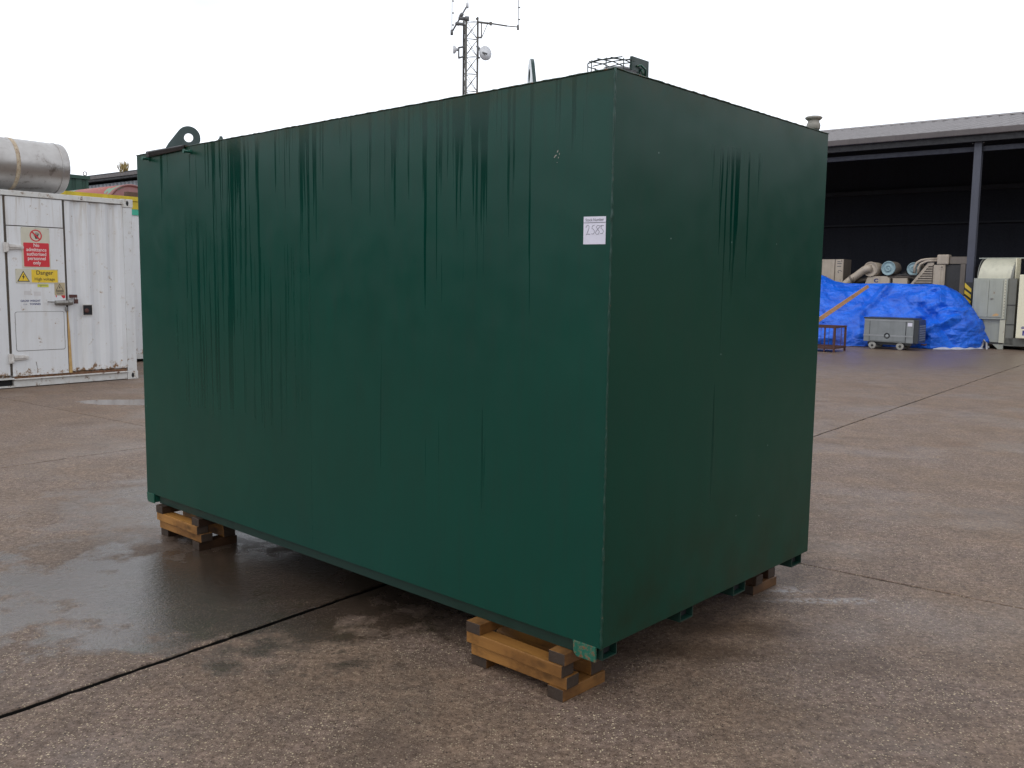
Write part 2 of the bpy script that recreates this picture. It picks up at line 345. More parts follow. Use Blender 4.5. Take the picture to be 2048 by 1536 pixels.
M['shed_wall'] = worn('dark_blue_shed_lining', (0.020, 0.023, 0.040), None, 0.7, scale=0.8)
M['shed_rail'] = worn('dark_steel_rail', (0.035, 0.038, 0.055), None, 0.6)
M['column'] = worn('blue_grey_steel', (0.068, 0.072, 0.095), (0.05, 0.053, 0.07), 0.5, scale=3)
M['haz_black'] = plain('black_hazard_paint', (0.02, 0.02, 0.02), 0.5)
M['grass'] = plain('dry_gutter_grass', (0.30, 0.22, 0.08), 0.8)

# tarpaulin
mt = NT('blue_tarpaulin'); v = mt.tc.outputs['Object']
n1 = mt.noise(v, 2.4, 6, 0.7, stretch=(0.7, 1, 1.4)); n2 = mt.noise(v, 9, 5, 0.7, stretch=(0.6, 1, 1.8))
cr_ = mt.voro(mt.map(v, (1.5, 1.5, 2.6)), 2.2, 'Distance')
cr2 = mt.voro(mt.map(v, (1, 1, 1.8)), 9, 'Distance')
c = mt.mix(mt.mr(n1, 0.35, 0.7), (0.008, 0.145, 0.76), (0.003, 0.070, 0.48))  # darker blue follows the crease noise, painting shading into the folds
h = mt.math('ADD', mt.math('MULTIPLY', n1, 1.0), mt.math('ADD', mt.math('MULTIPLY', cr_, 0.5), mt.math('MULTIPLY', cr2, 0.22)))
nr = mt.bump(h, 0.65, 0.09); nr = mt.bump(n2, 0.5, 0.02, nr)
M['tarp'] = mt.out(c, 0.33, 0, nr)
M['tarp_back'] = worn('silver_tarp_underside', (0.50, 0.50, 0.54), (0.3, 0.3, 0.33), 0.4, scale=6)

M['beige'] = worn('sand_beige_enamel', (0.50, 0.42, 0.33), (0.30, 0.245, 0.185), 0.45, scale=3, rust=0.04)
M['beige_dark'] = worn('dusty_dark_beige', (0.20, 0.165, 0.135), (0.12, 0.10, 0.08), 0.6, scale=4)
M['pale_blue'] = worn('pale_blue_filter_cap', (0.27, 0.38, 0.40), (0.2, 0.29, 0.31), 0.4, scale=5, streak=False)
M['engine_dark'] = worn('oily_dark_metal', (0.035, 0.032, 0.032), None, 0.5, scale=6)
M['cream'] = worn('pale_cream_enamel', (0.56, 0.54, 0.42), (0.42, 0.41, 0.33), 0.45, scale=2.5, rust=0.03)
M['cream_grey'] = worn('pale_grey_green_enamel', (0.36, 0.37, 0.32), (0.27, 0.28, 0.245), 0.45, scale=2.5, rust=0.03)
M['cream_side'] = worn('mid_grey_green_enamel', (0.19, 0.19, 0.165), None, 0.5, scale=2.5)
M['cream_panel'] = worn('ivory_panel', (0.80, 0.75, 0.56), (0.66, 0.62, 0.48), 0.45, scale=1.5, amt=0.3)
M['gen_grey'] = worn('mid_grey_enamel', (0.23, 0.245, 0.25), (0.16, 0.17, 0.175), 0.4, scale=4)
M['gen_light'] = worn('light_grey_stripe', (0.30, 0.31, 0.32), None, 0.4, scale=8, streak=False)
M['gen_dark'] = worn('black_end_grille', (0.030, 0.034, 0.040), None, 0.35, scale=6)
M['wheel_rim'] = worn('dusty_wheel_rim', (0.36, 0.35, 0.32), None, 0.5, scale=14, streak=False)
M['rubber'] = worn('grey_worn_rubber', (0.10, 0.095, 0.09), None, 0.7, scale=14, streak=False)
M['rusty'] = worn('rusty_brown_steel', (0.085, 0.030, 0.022), (0.045, 0.02, 0.016), 0.65, scale=12)
M['galv'] = worn('galvanised_lattice_steel', (0.12, 0.11, 0.095), (0.07, 0.065, 0.055), 0.55, scale=3)
M['dish'] = worn('grey_dish', (0.62, 0.62, 0.63), (0.40, 0.40, 0.41), 0.4, scale=2)
M['dish_dark'] = plain('dish_bracket', (0.12, 0.12, 0.12), 0.5)

# ---------------------------------------------------------------- mesh builder
class MB:
    def __init__(s): s.v = []; s.f = []; s.sm = []
    def add(s, vs, fs, smooth=False):
        o = len(s.v); s.v += [tuple(v) for v in vs]; s.f += [tuple(o + i for i in f) for f in fs]; s.sm += [smooth] * len(fs); return s
    def box(s, x0, x1, y0, y1, z0, z1):
        x0, x1 = min(x0, x1), max(x0, x1); y0, y1 = min(y0, y1), max(y0, y1); z0, z1 = min(z0, z1), max(z0, z1)
        return s.add([(x0, y0, z0), (x1, y0, z0), (x1, y1, z0), (x0, y1, z0), (x0, y0, z1), (x1, y0, z1), (x1, y1, z1), (x0, y1, z1)],
                     [(0, 3, 2, 1), (4, 5, 6, 7), (0, 1, 5, 4), (1, 2, 6, 5), (2, 3, 7, 6), (3, 0, 4, 7)])
    def obox(s, a, b, w, h, upv=(0, 0, 1)):
        """bar of section w x h from a to b"""
        a, b = Vector(a), Vector(b); d = (b - a).normalized(); u_ = Vector(upv)
        if abs(d.dot(u_)) > 0.98: u_ = Vector((1, 0, 0))
        r_ = d.cross(u_).normalized(); u_ = r_.cross(d).normalized(); r_ *= w / 2; u_ *= h / 2
        vs = [p + i * r_ + j * u_ for p in (a, b) for i, j in ((-1, -1), (1, -1), (1, 1), (-1, 1))]
        return s.add(vs, [(0, 1, 2, 3), (7, 6, 5, 4), (0, 4, 5, 1), (1, 5, 6, 2), (2, 6, 7, 3), (3, 7, 4, 0)])
    def cone(s, a, b, ra, rb, n=16, caps=True, smooth=True):
        a, b = Vector(a), Vector(b); d = (b - a).normalized(); u_ = Vector((0, 0, 1)) if abs(d.z) < 0.95 else Vector((1, 0, 0))
        e1 = d.cross(u_).normalized(); e2 = d.cross(e1)
        vs = [p + r_ * (math.cos(2 * math.pi * i / n) * e1 + math.sin(2 * math.pi * i / n) * e2) for p, r_ in ((a, ra), (b, rb)) for i in range(n)]
        s.add(vs, [(i, (i + 1) % n, n + (i + 1) % n, n + i) for i in range(n)], smooth)
        if caps:
            s.add(vs[:n], [tuple(range(n))[::-1]]); s.add(vs[n:], [tuple(range(n))])
        return s
    def tube(s, pts, r_, n=8, caps=True, jit=0.0):
        pts = [Vector(p) for p in pts]; vs = []; m_ = len(pts); e1 = None
        for k, p in enumerate(pts):
            d = (pts[min(k + 1, m_ - 1)] - pts[max(k - 1, 0)]).normalized()
            if e1 is None:
                u_ = Vector((0, 0, 1)) if abs(d.z) < 0.9 else Vector((1, 0, 0)); e1 = d.cross(u_).normalized()
            else: e1 = (e1 - d * e1.dot(d)).normalized()
            e2 = d.cross(e1); rr = (r_ if not callable(r_) else r_(k / (m_ - 1))) * (1 + random.uniform(-jit, jit))
            vs += [p + rr * (math.cos(2 * math.pi * i / n) * e1 + math.sin(2 * math.pi * i / n) * e2) for i in range(n)]
        fs = [(k * n + i, k * n + (i + 1) % n, (k + 1) * n + (i + 1) % n, (k + 1) * n + i) for k in range(m_ - 1) for i in range(n)]
        if caps: fs += [tuple(range(n))[::-1], tuple((m_ - 1) * n + i for i in range(n))]
        return s.add(vs, fs, True)
    def lathe(s, c, prof, axis=(0, 0, 1), n=24, smooth=True):
        c = Vector(c); d = Vector(axis).normalized(); u_ = Vector((0, 0, 1)) if abs(d.z) < 0.95 else Vector((1, 0, 0))
        e1 = d.cross(u_).normalized(); e2 = d.cross(e1)
        vs = [c + d * h_ + r_ * (math.cos(2 * math.pi * i / n) * e1 + math.sin(2 * math.pi * i / n) * e2) for r_, h_ in prof for i in range(n)]
        m_ = len(prof)
        fs = [(k * n + i, k * n + (i + 1) % n, (k + 1) * n + (i + 1) % n, (k + 1) * n + i) for k in range(m_ - 1) for i in range(n)]
        fs += [tuple(range(n))[::-1], tuple((m_ - 1) * n + i for i in range(n))]
        return s.add(vs, fs, smooth)
    def prism(s, poly, org, eu, ev, en, th):
        """polygon (u,v) extruded by th along en"""
        org, eu, ev, en = Vector(org), Vector(eu), Vector(ev), Vector(en); n = len(poly)
        a = [org + eu * p[0] + ev * p[1] for p in poly]; b = [p + en * th for p in a]
        fs = [tuple(range(n)), tuple(range(2 * n - 1, n - 1, -1))] + [(i, n + i, n + (i + 1) % n, (i + 1) % n) for i in range(n)]
        return s.add(a + b, fs)
    def plate_hole(s, poly, hole_c, hole_r, org, eu, ev, en, th, n=24):
        """plate with a round hole; poly sampled radially round the hole"""
        org, eu, ev, en = Vector(org), Vector(eu), Vector(ev), Vector(en)
        hc = hole_c; ring = []
        for i in range(n):
            a = 2 * math.pi * i / n; dx, dy = math.cos(a), math.sin(a); best = None
            for k in range(len(poly)):
                (x1, y1), (x2, y2) = poly[k], poly[(k + 1) % len(poly)]
                ex, ey = x2 - x1, y2 - y1; den = dx * ey - dy * ex
                if abs(den) < 1e-9: continue
                t = ((x1 - hc[0]) * ey - (y1 - hc[1]) * ex) / den; q = ((x1 - hc[0]) * dy - (y1 - hc[1]) * dx) / den
                if t > 0 and -1e-6 <= q <= 1 + 1e-6 and (best is None or t > best): best = t
            ring.append((hc[0] + dx * best, hc[1] + dy * best))
        inner = [(hc[0] + hole_r * math.cos(2 * math.pi * i / n), hc[1] + hole_r * math.sin(2 * math.pi * i / n)) for i in range(n)]
        P = lambda p, k: org + eu * p[0] + ev * p[1] + en * (th * k)
        vs = [P(p, 0) for p in ring] + [P(p, 0) for p in inner] + [P(p, 1) for p in ring] + [P(p, 1) for p in inner]
        fs = []
        for i in range(n):
            j = (i + 1) % n
            fs += [(i, j, n + j, n + i), (2 * n + i, 3 * n + i, 3 * n + j, 2 * n + j), (i, 2 * n + i, 2 * n + j, j), (n + i, n + j, 3 * n + j, 3 * n + i)]
        return s.add(vs, fs)
    def grid(s, fn, nu, nv, smooth=True):
        vs = [fn(i / nu, j / nv) for j in range(nv + 1) for i in range(nu + 1)]
        fs = [(j * (nu + 1) + i, j * (nu + 1) + i + 1, (j + 1) * (nu + 1) + i + 1, (j + 1) * (nu + 1) + i) for j in range(nv) for i in range(nu)]
        return s.add(vs, fs, smooth)
    def text(s, txt, size, org, eu, ev, en, th=0.0015, align='CENTER', sx=1.0, bold=0.0):
        cu = bpy.data.curves.new("lettering", 'FONT'); cu.body = txt; cu.size = size; cu.align_x = align; cu.resolution_u = 3; cu.offset = bold
        o = bpy.data.objects.new("lettering", cu); sc.collection.objects.link(o)
        bpy.context.view_layer.update(); me = bpy.data.meshes.new_from_object(o)
        org, eu, ev, en = Vector(org), Vector(eu), Vector(ev), Vector(en)
        s.add([org + eu * v.co.x * sx + ev * v.co.y + en * th for v in me.vertices], [tuple(p.vertices) for p in me.polygons])
        bpy.data.objects.remove(o); bpy.data.curves.remove(cu); bpy.data.meshes.remove(me)
        return s

def thing(name, label, cat, frame, org=(0, 0, 0), group=None, kind=None):
    o = bpy.data.objects.new(name, None); sc.collection.objects.link(o); o.empty_display_size = 0.2
    o.matrix_world = frame @ Matrix.Translation(org)
    if label: o['label'] = label
    if cat: o['category'] = cat
    if group: o['group'] = group
    if kind: o['kind'] = kind
    o['_org'] = tuple(org)
    return o
def part(name, mb, mat, parent=None, bevel=0.0, label=None, kind=None, frame=None, org=None, seg=2, top=None, fix=True):
    """one mesh object; vertices given in the frame's own coordinates"""
    if parent is not None: org = Vector(parent['_org'])
    org = Vector(org or (0, 0, 0))
    me = bpy.data.meshes.new(name)
    me.from_pydata([tuple(Vector(v) - org) for v in mb.v], [], mb.f)
    me.polygons.foreach_set('use_smooth', mb.sm); me.materials.append(M[mat] if isinstance(mat, str) else mat)
    bm = bmesh.new(); bm.from_mesh(me)
    if fix: bmesh.ops.recalc_face_normals(bm, faces=bm.faces)
    if bevel > 0:
        es = [e for e in bm.edges if len(e.link_faces) == 2 and e.calc_face_angle(0) > 0.6]
        bmesh.ops.bevel(bm, geom=es, offset=bevel, segments=seg, affect='EDGES', profile=0.6, clamp_overlap=True)
    bm.to_mesh(me); bm.free(); me.update()
    o = bpy.data.objects.new(name, me); sc.collection.objects.link(o); o['_org'] = tuple(org)
    if parent is not None: o.parent = parent
    else: o.matrix_world = (frame or WORLD) @ Matrix.Translation(org)
    if label: o['label'] = label
    if kind: o['kind'] = kind
    if top:
        for k, v_ in top.items(): o[k] = v_
    return o

# ================================================================ GROUND
g = MB(); S = 900
g.add([(-S, -S, -0.042), (S, -S, -0.042), (S, S, -0.042), (-S, S, -0.042)], [(0, 1, 2, 3)])
ground = part('ground', g, 'joint', None, top={'kind': 'structure', 'label': 'brown wet concrete yard laid in slabs with dark joints'}, fix=False)
def slab(x0, x1, y0, y1, near):
    """concrete slab with ragged arrises; yard-frame corners"""
    rnd_ = random.Random(hash((round(x0 * 10), round(y0 * 10))) & 0xffff)
    def side(p, q):
        n = max(1, int((Vector(q) - Vector(p)).length / (0.04 if near else 3))); out = []
        d = (Vector(q) - Vector(p)); nrm_ = Vector((-d.y, d.x)).normalized()
        for i in range(n):
            t = i / n; w = Vector(p) + d * t
            j = (rnd_.uniform(-0.003, 0.003) + 0.007 * noise.noise(Vector((w.x * 3, w.y * 3, 1.7 + p[0] + p[1]))) - (rnd_.uniform(0.004, 0.009) if rnd_.random() < 0.05 else 0)) if (near and i) else 0
            out.append(w + nrm_ * j)
        return out
    ring = side((x0, y0), (x1, y0)) + side((x1, y0), (x1, y1)) + side((x1, y1), (x0, y1)) + side((x0, y1), (x0, y0))
    cx, cy = (x0 + x1) / 2, (y0 + y1) / 2; n = len(ring); ins = []
    for w in ring:
        d = Vector((cx, cy)) - w
        ins.append(w + Vector((math.copysign(0.005, d.x) if abs(d.x) > 0.02 else 0, math.copysign(0.005, d.y) if abs(d.y) > 0.02 else 0)))
    vs = [(w.x, w.y, -0.05) for w in ring] + [(w.x, w.y, -0.005) for w in ring] + [(w.x, w.y, 0) for w in ins]
    fs = []
    for i in range(n):
        j = (i + 1) % n; fs += [(i, j, n + j, n + i), (n + i, n + j, 2 * n + j, 2 * n + i)]
    fs.append(tuple(2 * n + i for i in range(n)))
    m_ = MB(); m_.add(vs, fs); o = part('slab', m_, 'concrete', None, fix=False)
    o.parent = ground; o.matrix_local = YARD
    return o
xs = [-44.5 - 4.6 * 4, -8.02 - 4.6 * 6, -8.02 - 4.6 * 5, -8.02 - 4.6 * 4, -8.02 - 4.6 * 3, -8.02 - 4.6 * 2, -12.62, -8.02, -3.42, 1.2, 5.8, 10.4, 15.0, 19.6, 24.2, 60]
for i in range(len(xs) - 1):
    xa, xb = xs[i], xs[i + 1]
    ya = 5.09 if xb > -8 else 5.22
    near = -8.1 <= xa <= 1.3
    for y0, y1 in ((-60, -14), (-14, ya), (ya, 28.3), (28.3, 52), (52, 140)):
        jw = 0.0155 if y1 <= 5.3 else 0.009
        g0 = 0.007 if xa != -3.42 else jw; g1 = 0.007 if xb != -3.42 else jw
        slab(xa + g0, xb - g1, y0 + 0.006, y1 - 0.006, near and y1 > -14 and y0 < 28)

# ================================================================ TANK
TL, TW, Z0, Z1 = 3.596, 1.771, 0.247, 2.347
tank = thing('storage_tank', 'large dark green box-shaped steel tank streaked with rain, raised on timber stacks', 'tank', TANK, (0, 0, 0.247))
b = MB().box(-TL, 0, 0, TW, Z0, Z1); part('tank_body', b, 'tank', tank, bevel=0.004)
# weld beads along the edges
w = MB()
n = 150; w.tube([(0.002 + random.uniform(-0.0012, 0.0012), -0.002 + random.uniform(-0.0012, 0.0012), Z0 + (Z1 - Z0) * i / n) for i in range(n + 1)], 0.0036, 6, jit=0.5)
part('corner_weld', w, 'tank_trim_dull', tank)
w = MB(); n = 180
w.tube([(-TL * i / n, -0.001, Z1 + random.uniform(-0.001, 0.001)) for i in range(n + 1)], 0.0028, 6, jit=0.25)
w.tube([(0.001, TW * i / 90, Z1 + random.uniform(-0.001, 0.001)) for i in range(91)], 0.0028, 6, jit=0.25)
part('rim_weld', w, 'rust_edge', tank)
w = MB(); w.tube([(-1.818 + random.uniform(-0.0006, 0.0006), 0.0012, Z0 + (Z1 - Z0) * i / 110) for i in range(111)], 0.0022, 6, jit=0.4)
part('sheet_seam', w, 'tank', tank)
# skid channels: open ended, running the length
for y0, y1 in ((0.018, 0.11), (0.56, 0.66), (1.01, 1.12), (1.60, 1.71)):
    m_ = MB(); t = 0.005; xa, xb = -TL + 0.13, -0.006
    m_.box(xa, xb, y0, y0 + t, 0.197, Z0 - 0.0005); m_.box(xa, xb, y1 - t, y1, 0.197, Z0 - 0.0005); m_.box(xa, xb, y0 + t + 0.0003, y1 - t - 0.0003, 0.197, 0.197 + t)
    ch_ = part('skid_channel', m_, 'tank_dark', tank)
    part('channel_shade_fill', MB().box(xa + 0.01, xb - 0.03, y0 + t + 0.001, y1 - t - 0.001, 0.197 + t + 0.001, Z0 - 0.002), 'void', ch_)  # black filler added to darken the inside of the hollow channel
for x0, x1, mt_ in ((-0.13, -0.022, 'chip'), (-TL + 0.005, -TL + 0.10, 'tank_trim')):
    m_ = MB()
    pr = [(x0, Z0 + 0.004), (x1, Z0 + 0.004), (x1, 0.192), (x0 + 0.02, 0.192), (x0 + 0.004, 0.205)]
    m_.prism(pr, (0, -0.005, 0), (1, 0, 0), (0, 0, 1), (0, 1, 0), 0.009)
    part('corner_plate', m_, mt_, tank, bevel=0.0015, label='chipped bright green corner plate with rust spots' if x1 > -1 else None)
# crossing channel ends at the short sides
for xa, xb in ((-TL + 0.006, -TL + 0.10),):
    m_ = MB(); m_.box(xa, xb, 0.008, 0.11, 0.197, Z0 - 0.001); part('skid_foot', m_, 'tank_trim', tank, bevel=0.001)
# lifting lugs (45 degrees to the sides)
s2 = math.sqrt(0.5)
def lug(cx, cy, eu, en):
    r_ = 0.066; zc = 0.076; poly = []
    poly += [(-0.128, 0.0), (-0.128, 0.018)]
    a0 = R(142)
    for i in range(15):
        a = a0 - (a0 + R(35)) * i / 14; poly.append((r_ * math.cos(a), zc + r_ * math.sin(a)))
    poly += [(0.058, 0.0)]
    m_ = MB().plate_hole(poly, (0, zc), 0.0255, (cx, cy, Z1 - 0.004), eu, (0, 0, 1), en, 0.014, 40)
    o = part('lifting_lug', m_, 'lug', tank, bevel=0.0012, seg=1)
    return o
lug(-3.13, 0.095, (0.55, 0.835, 0), (0.835, -0.55, 0))
ang = R(50)
lug(-0.53, 0.15, (-0.747, 0.665, 0), (0.665, 0.747, 0))
lug(-0.5, TW - 0.14, (-s2, -s2, 0), (s2, -s2, 0)); lug(-3.1, TW - 0.14, (s2, -s2, 0), (s2, s2, 0))
# rubber drip flap folded over the rim with two bolts
m_ = MB()
prof = [(0.10, 0.006), (0.02, 0.008), (-0.006, 0.007), (-0.013, 0.0), (-0.010, -0.012), (-0.006, -0.030)]
def flap(u_, v_):
    k = v_ * (len(prof) - 1); i = min(int(k), len(prof) - 2); f_ = k - i
    y_ = prof[i][0] * (1 - f_) + prof[i + 1][0] * f_; z_ = prof[i][1] * (1 - f_) + prof[i + 1][1] * f_
    return (-3.44 + 0.45 * u_, y_ - 0.0045, Z1 + z_ * (1 - 0.25 * u_) + 0.004)
m_.grid(flap, 14, 12); o = part('drip_flap', m_, 'flap', tank)
mod = o.modifiers.new('thick', 'SOLIDIFY'); mod.thickness = 0.005
for bx in (-3.43, -2.935):
    m_ = MB().cone((bx, -0.002, 2.312), (bx - 0.0, -0.038, 2.312), 0.008, 0.008, 10).cone((bx, -0.038, 2.312), (bx, -0.046, 2.312), 0.013, 0.013, 6, smooth=False)
    m_.cone((bx, 0.001, 2.312), (bx, -0.008, 2.312), 0.014, 0.014, 6, smooth=False)
    part('bolt', m_, 'tank_trim', tank)
part('breather_plug', MB().lathe((-2.66, 0.03, Z1), [(0.016, 0), (0.016, 0.012), (0.010, 0.018), (0.008, 0.028), (0.0, 0.028)], n=12), 'tank_dark', tank)
# wire guard over the filler, with the filler dome
gc = (-0.17, 0.215); gr = 0.094; zt = 2.426
filler = part('filler_cap', MB().lathe((gc[0] + 0.02, gc[1] + 0.01, Z1 - 0.002), [(0.085, 0), (0.085, 0.025), (0.075, 0.045), (0.045, 0.060), (0.0, 0.062)]), 'flap', tank)
m_ = MB(); wr_ = 0.0021
def ringp(r_, z_, n_=28): return [(gc[0] + r_ * math.cos(2 * math.pi * i / n_), gc[1] + r_ * math.sin(2 * math.pi * i / n_), z_ + 0.0018 * math.sin(i * 1.9)) for i in range(n_ + 1)]
m_.tube(ringp(gr, zt - 0.006), wr_, 6)
for i in range(9):
    a = 2 * math.pi * i / 9 + 0.2; x_, y_ = gc[0] + gr * math.cos(a), gc[1] + gr * math.sin(a)
    m_.tube([(x_ + random.uniform(-.006, .006), y_ + random.uniform(-.004, .004), Z1 - 0.002), (x_, y_, zt)], wr_, 6)
for k in range(-1, 2):
    o_ = k * 0.050; hh = math.sqrt(gr * gr - o_ * o_)
    m_.tube([(gc[0] + o_, gc[1] - hh, zt), (gc[0] + o_ + .004, gc[1], zt + 0.005), (gc[0] + o_, gc[1] + hh, zt)], wr_, 6)
    m_.tube([(gc[0] - hh, gc[1] + o_, zt + 0.003), (gc[0], gc[1] + o_ + .003, zt + 0.008), (gc[0] + hh, gc[1] + o_, zt + 0.003)], wr_, 6)
part('wire_guard', m_, 'wire', tank)
m_ = MB().box(-0.085, -0.075, 0.205, 0.315, Z1 - 0.002, 2.437).box(-0.16, -0.0855, 0.308, 0.315, Z1 - 0.002, 2.437)
ib = part('hasp_plate', m_, 'tank_dark', tank, bevel=0.001)
m_ = MB().tube([(-0.073, 0.235, 2.405), (-0.066, 0.25, 2.41), (-0.066, 0.28, 2.40), (-0.073, 0.29, 2.375)], 0.004, 6)
m_.tube([(-0.073, 0.26, 2.40), (-0.066, 0.265, 2.385), (-0.073, 0.27, 2.37)], 0.004, 6)
part('latch', m_, 'tank_trim', ib)
# mushroom vent
v0 = (-0.05, 1.705)
vent = part('vent_pipe', MB().lathe((v0[0], v0[1], Z1 - 0.002), [(0.024, 0), (0.024, 0.018)], n=20), 'flap', tank)
part('vent_collar', MB().lathe((v0[0], v0[1], Z1 + 0.016), [(0.028, 0), (0.0315, 0.004), (0.033, 0.02), (0.031, 0.030), (0.0285, 0.032), (0.0275, 0.034), (0.0275, 0.044)], n=28), 'cap', vent)
part('vent_cap', MB().lathe((v0[0], v0[1], Z1 + 0.060), [(0.0275, 0), (0.034, 0.004), (0.0405, 0.010), (0.041, 0.014), (0.034, 0.019), (0.018, 0.022), (0.0, 0.0225)], n=28), 'cap', vent)
# stock number label on the long side
E = (1, 0, 0); Zv = (0, 0, 1); NN = (0, -1, 0)
lab = part('stock_label', MB().prism([(-0.123, 1.7435), (-0.0235, 1.7425), (-0.0235, 1.8405), (-0.123, 1.8425)], (0, -0.0005, 0), E, Zv, NN, 0.0008), 'paper', tank,
           label='white paper sticker reading Stock Number 2585')
m_ = MB().text('Stock Number', 0.0150, (-0.0733, -0.0014, 1.825), E, Zv, NN, 0.0006, sx=0.92)
m_.prism([(-0.1225, 1.8195), (-0.024, 1.8185), (-0.024, 1.8203), (-0.1225, 1.8213)], (0, -0.0017, 0), E, Zv, NN, 0.0004)
part('lettering', m_, 'ink', lab)
m_ = MB(); X0 = -0.112
def hand(pts):
    m_.tube([(X0 + x_ * 0.001, -0.0018, 1.777 + z_ * 0.001) for x_, z_ in pts], 0.0007, 5)
hand([(0, 26), (3, 32), (9, 35), (14, 32), (14, 24), (9, 12), (3, 1), (10, 3), (19, 2)])
hand([(39, 34), (30, 32), (27, 22), (34, 20), (39, 13), (38, 6), (32, 2), (26, 4)])
hand([(62, 31), (53, 33), (47, 27), (53, 19), (61, 11), (58, 2), (48, 1), (43, 7), (50, 16), (60, 25), (68, 32), (80, 31)])
hand([(70, 30), (68, 21), (76, 18), (79, 10), (74, 3), (66, 3)])
part('handwritten_number', m_, 'ink', lab)
# pale scuffs in the paint
m_ = MB()
for x_, z_, l_, a in ((-0.252, 2.085, .012, 60), (-0.243, 2.075, .009, 80), (-0.248, 2.062, .008, 70), (-0.262, 2.070, .014, 35), (-0.266, 2.066, .010, 50), (-0.254, 2.045, .005, 30)):
    dx, dz = math.cos(R(a)) * l_ / 2, math.sin(R(a)) * l_ / 2
    m_.prism([(x_ - dx, z_ - dz), (x_ + dx * .6 + .0015, z_ - dz * .2), (x_ + dx, z_ + dz), (x_ - dx * .3 - .001, z_ + dz * .3)], (0, -0.0004, 0), E, Zv, NN, 0.0004)
part('paint_scuff', m_, 'cap', tank)

# ================================================================ TIMBER STACKS
def beam(x0, x1, y0, y1, z0, z1, mat, label, group, rot=0.0):
    m_ = MB().box(x0, x1, y0, y1, z0, z1)
    cx, cy = (x0 + x1) / 2, (y0 + y1) / 2
    o = part('timber', m_, mat, None, bevel=0.003, frame=TANK, org=(cx, cy, z0), top={'label': label, 'category': 'timber', 'group': group})
    o.matrix_world = o.matrix_world @ Matrix.Rotation(rot, 4, 'Z')
    o.data.materials.append(M['wood_end'])
    ax = 0 if (x1 - x0) > (y1 - y0) else 1
    for p in o.data.polygons:
        if abs(p.normal[ax]) > 0.9: p.material_index = 1
    return o
H = 0.0488
def stack(x0, x1, yf, place, grp, mats=('wood', 'wood_cross'), depth=0.40):
    z = [0.0005 + i * (H + 0.0004) for i in range(5)]
    A_, B_ = mats
    beam(x0 + 0.00, x0 + 0.085, yf + 0.015, yf + depth, z[0], z[0] + H, B_, 'bottom cross timber at the left end of the stack ' + place, grp, R(1.5))
    beam(x1 - 0.075, x1 + 0.005, yf + 0.0, yf + depth, z[0], z[0] + H, B_, 'bottom cross timber at the right end of the stack ' + place, grp, R(-1))
    beam(x0 + 0.012, x1 + 0.012, yf + 0.006, yf + 0.082, z[1], z[1] + H, A_, 'lower front long timber of the stack ' + place, grp, R(0.8))
    beam(x0 - 0.01, x1 - 0.0, yf + depth - 0.085, yf + depth - 0.008, z[1], z[1] + H, A_, 'lower rear long timber of the stack ' + place, grp)
    beam(x0 - 0.008, x1 + 0.002, yf - 0.008, yf + 0.066, z[2], z[2] + H, A_, 'upper front long timber of the stack ' + place, grp, R(-0.6))
    beam(x0, x1, yf + depth - 0.088, yf + depth - 0.012, z[2], z[2] + H, A_, 'upper rear long timber of the stack ' + place, grp)
    beam(x0 - 0.004, x0 + 0.076, yf - 0.012, yf + depth - 0.02, z[3], z[3] + H - 0.0018, B_, 'top cross timber at the left end of the stack ' + place, grp)
    beam(x1 - 0.072, x1 + 0.008, yf - 0.004, yf + depth, z[3], z[3] + H - 0.0018, B_, 'top cross timber at the right end of the stack ' + place, grp, R(1))
GS = 'timbers stacked under the tank'
stack(-0.665, -0.155, -0.030, "under the tank's near corner", GS, depth=0.265)
stack(-3.445, -2.95, -0.005, "under the tank's far left corner", GS, ('wood', 'wood_wet_shade'), 0.25)
stack(-0.70, -0.21, 1.60, "under the tank's right side", GS, ('wood_wet_shade', 'wood_dim'), 0.255)
stack(-3.445, -2.95, TW - 0.42, "hidden under the tank's rear corner", GS, ('wood_wet_shade', 'wood_wet_shade'))

# ================================================================ WHITE CONTAINER (left)
CB = -13.70; CA0, CA1 = 1.62, 7.69; CT = 2.835
cont = thing('white_container', 'white corrugated steel container with warning signs and a side door, rusting along its bottom rail', 'container', YARD, (CB, 4.6, 0))
Yd = (0, 1, 0); Nx = (1, 0, 0)
# face builders: (A, z) outlines in plane x = CB + off
def fpoly(mb, pts, off, th): mb.prism([(p[0], p[1]) for p in pts], (CB + off, 0, 0), Yd, Zv, Nx, th); return mb
def fbox(mb, a0, a1, z0, z1, off, th): return mb.box(CB + off, CB + off + th, a0, a1, z0, z1)
def rr(a0, a1, z0, z1, r_, n=5):
    out = []
    for cx, cy, s0 in ((a1 - r_, z1 - r_, 0), (a0 + r_, z1 - r_, 90), (a0 + r_, z0 + r_, 180), (a1 - r_, z0 + r_, 270)):
        for i in range(n + 1):
            a = R(s0 + 90 * i / n); out.append((cx + r_ * math.cos(a), cy + r_ * math.sin(a)))
    return out
part('container_shell', MB().box(CB - 2.43, CB - 0.06, CA0 + 0.05, CA1 - 0.05, 0.15, CT - 0.03), 'white', cont)
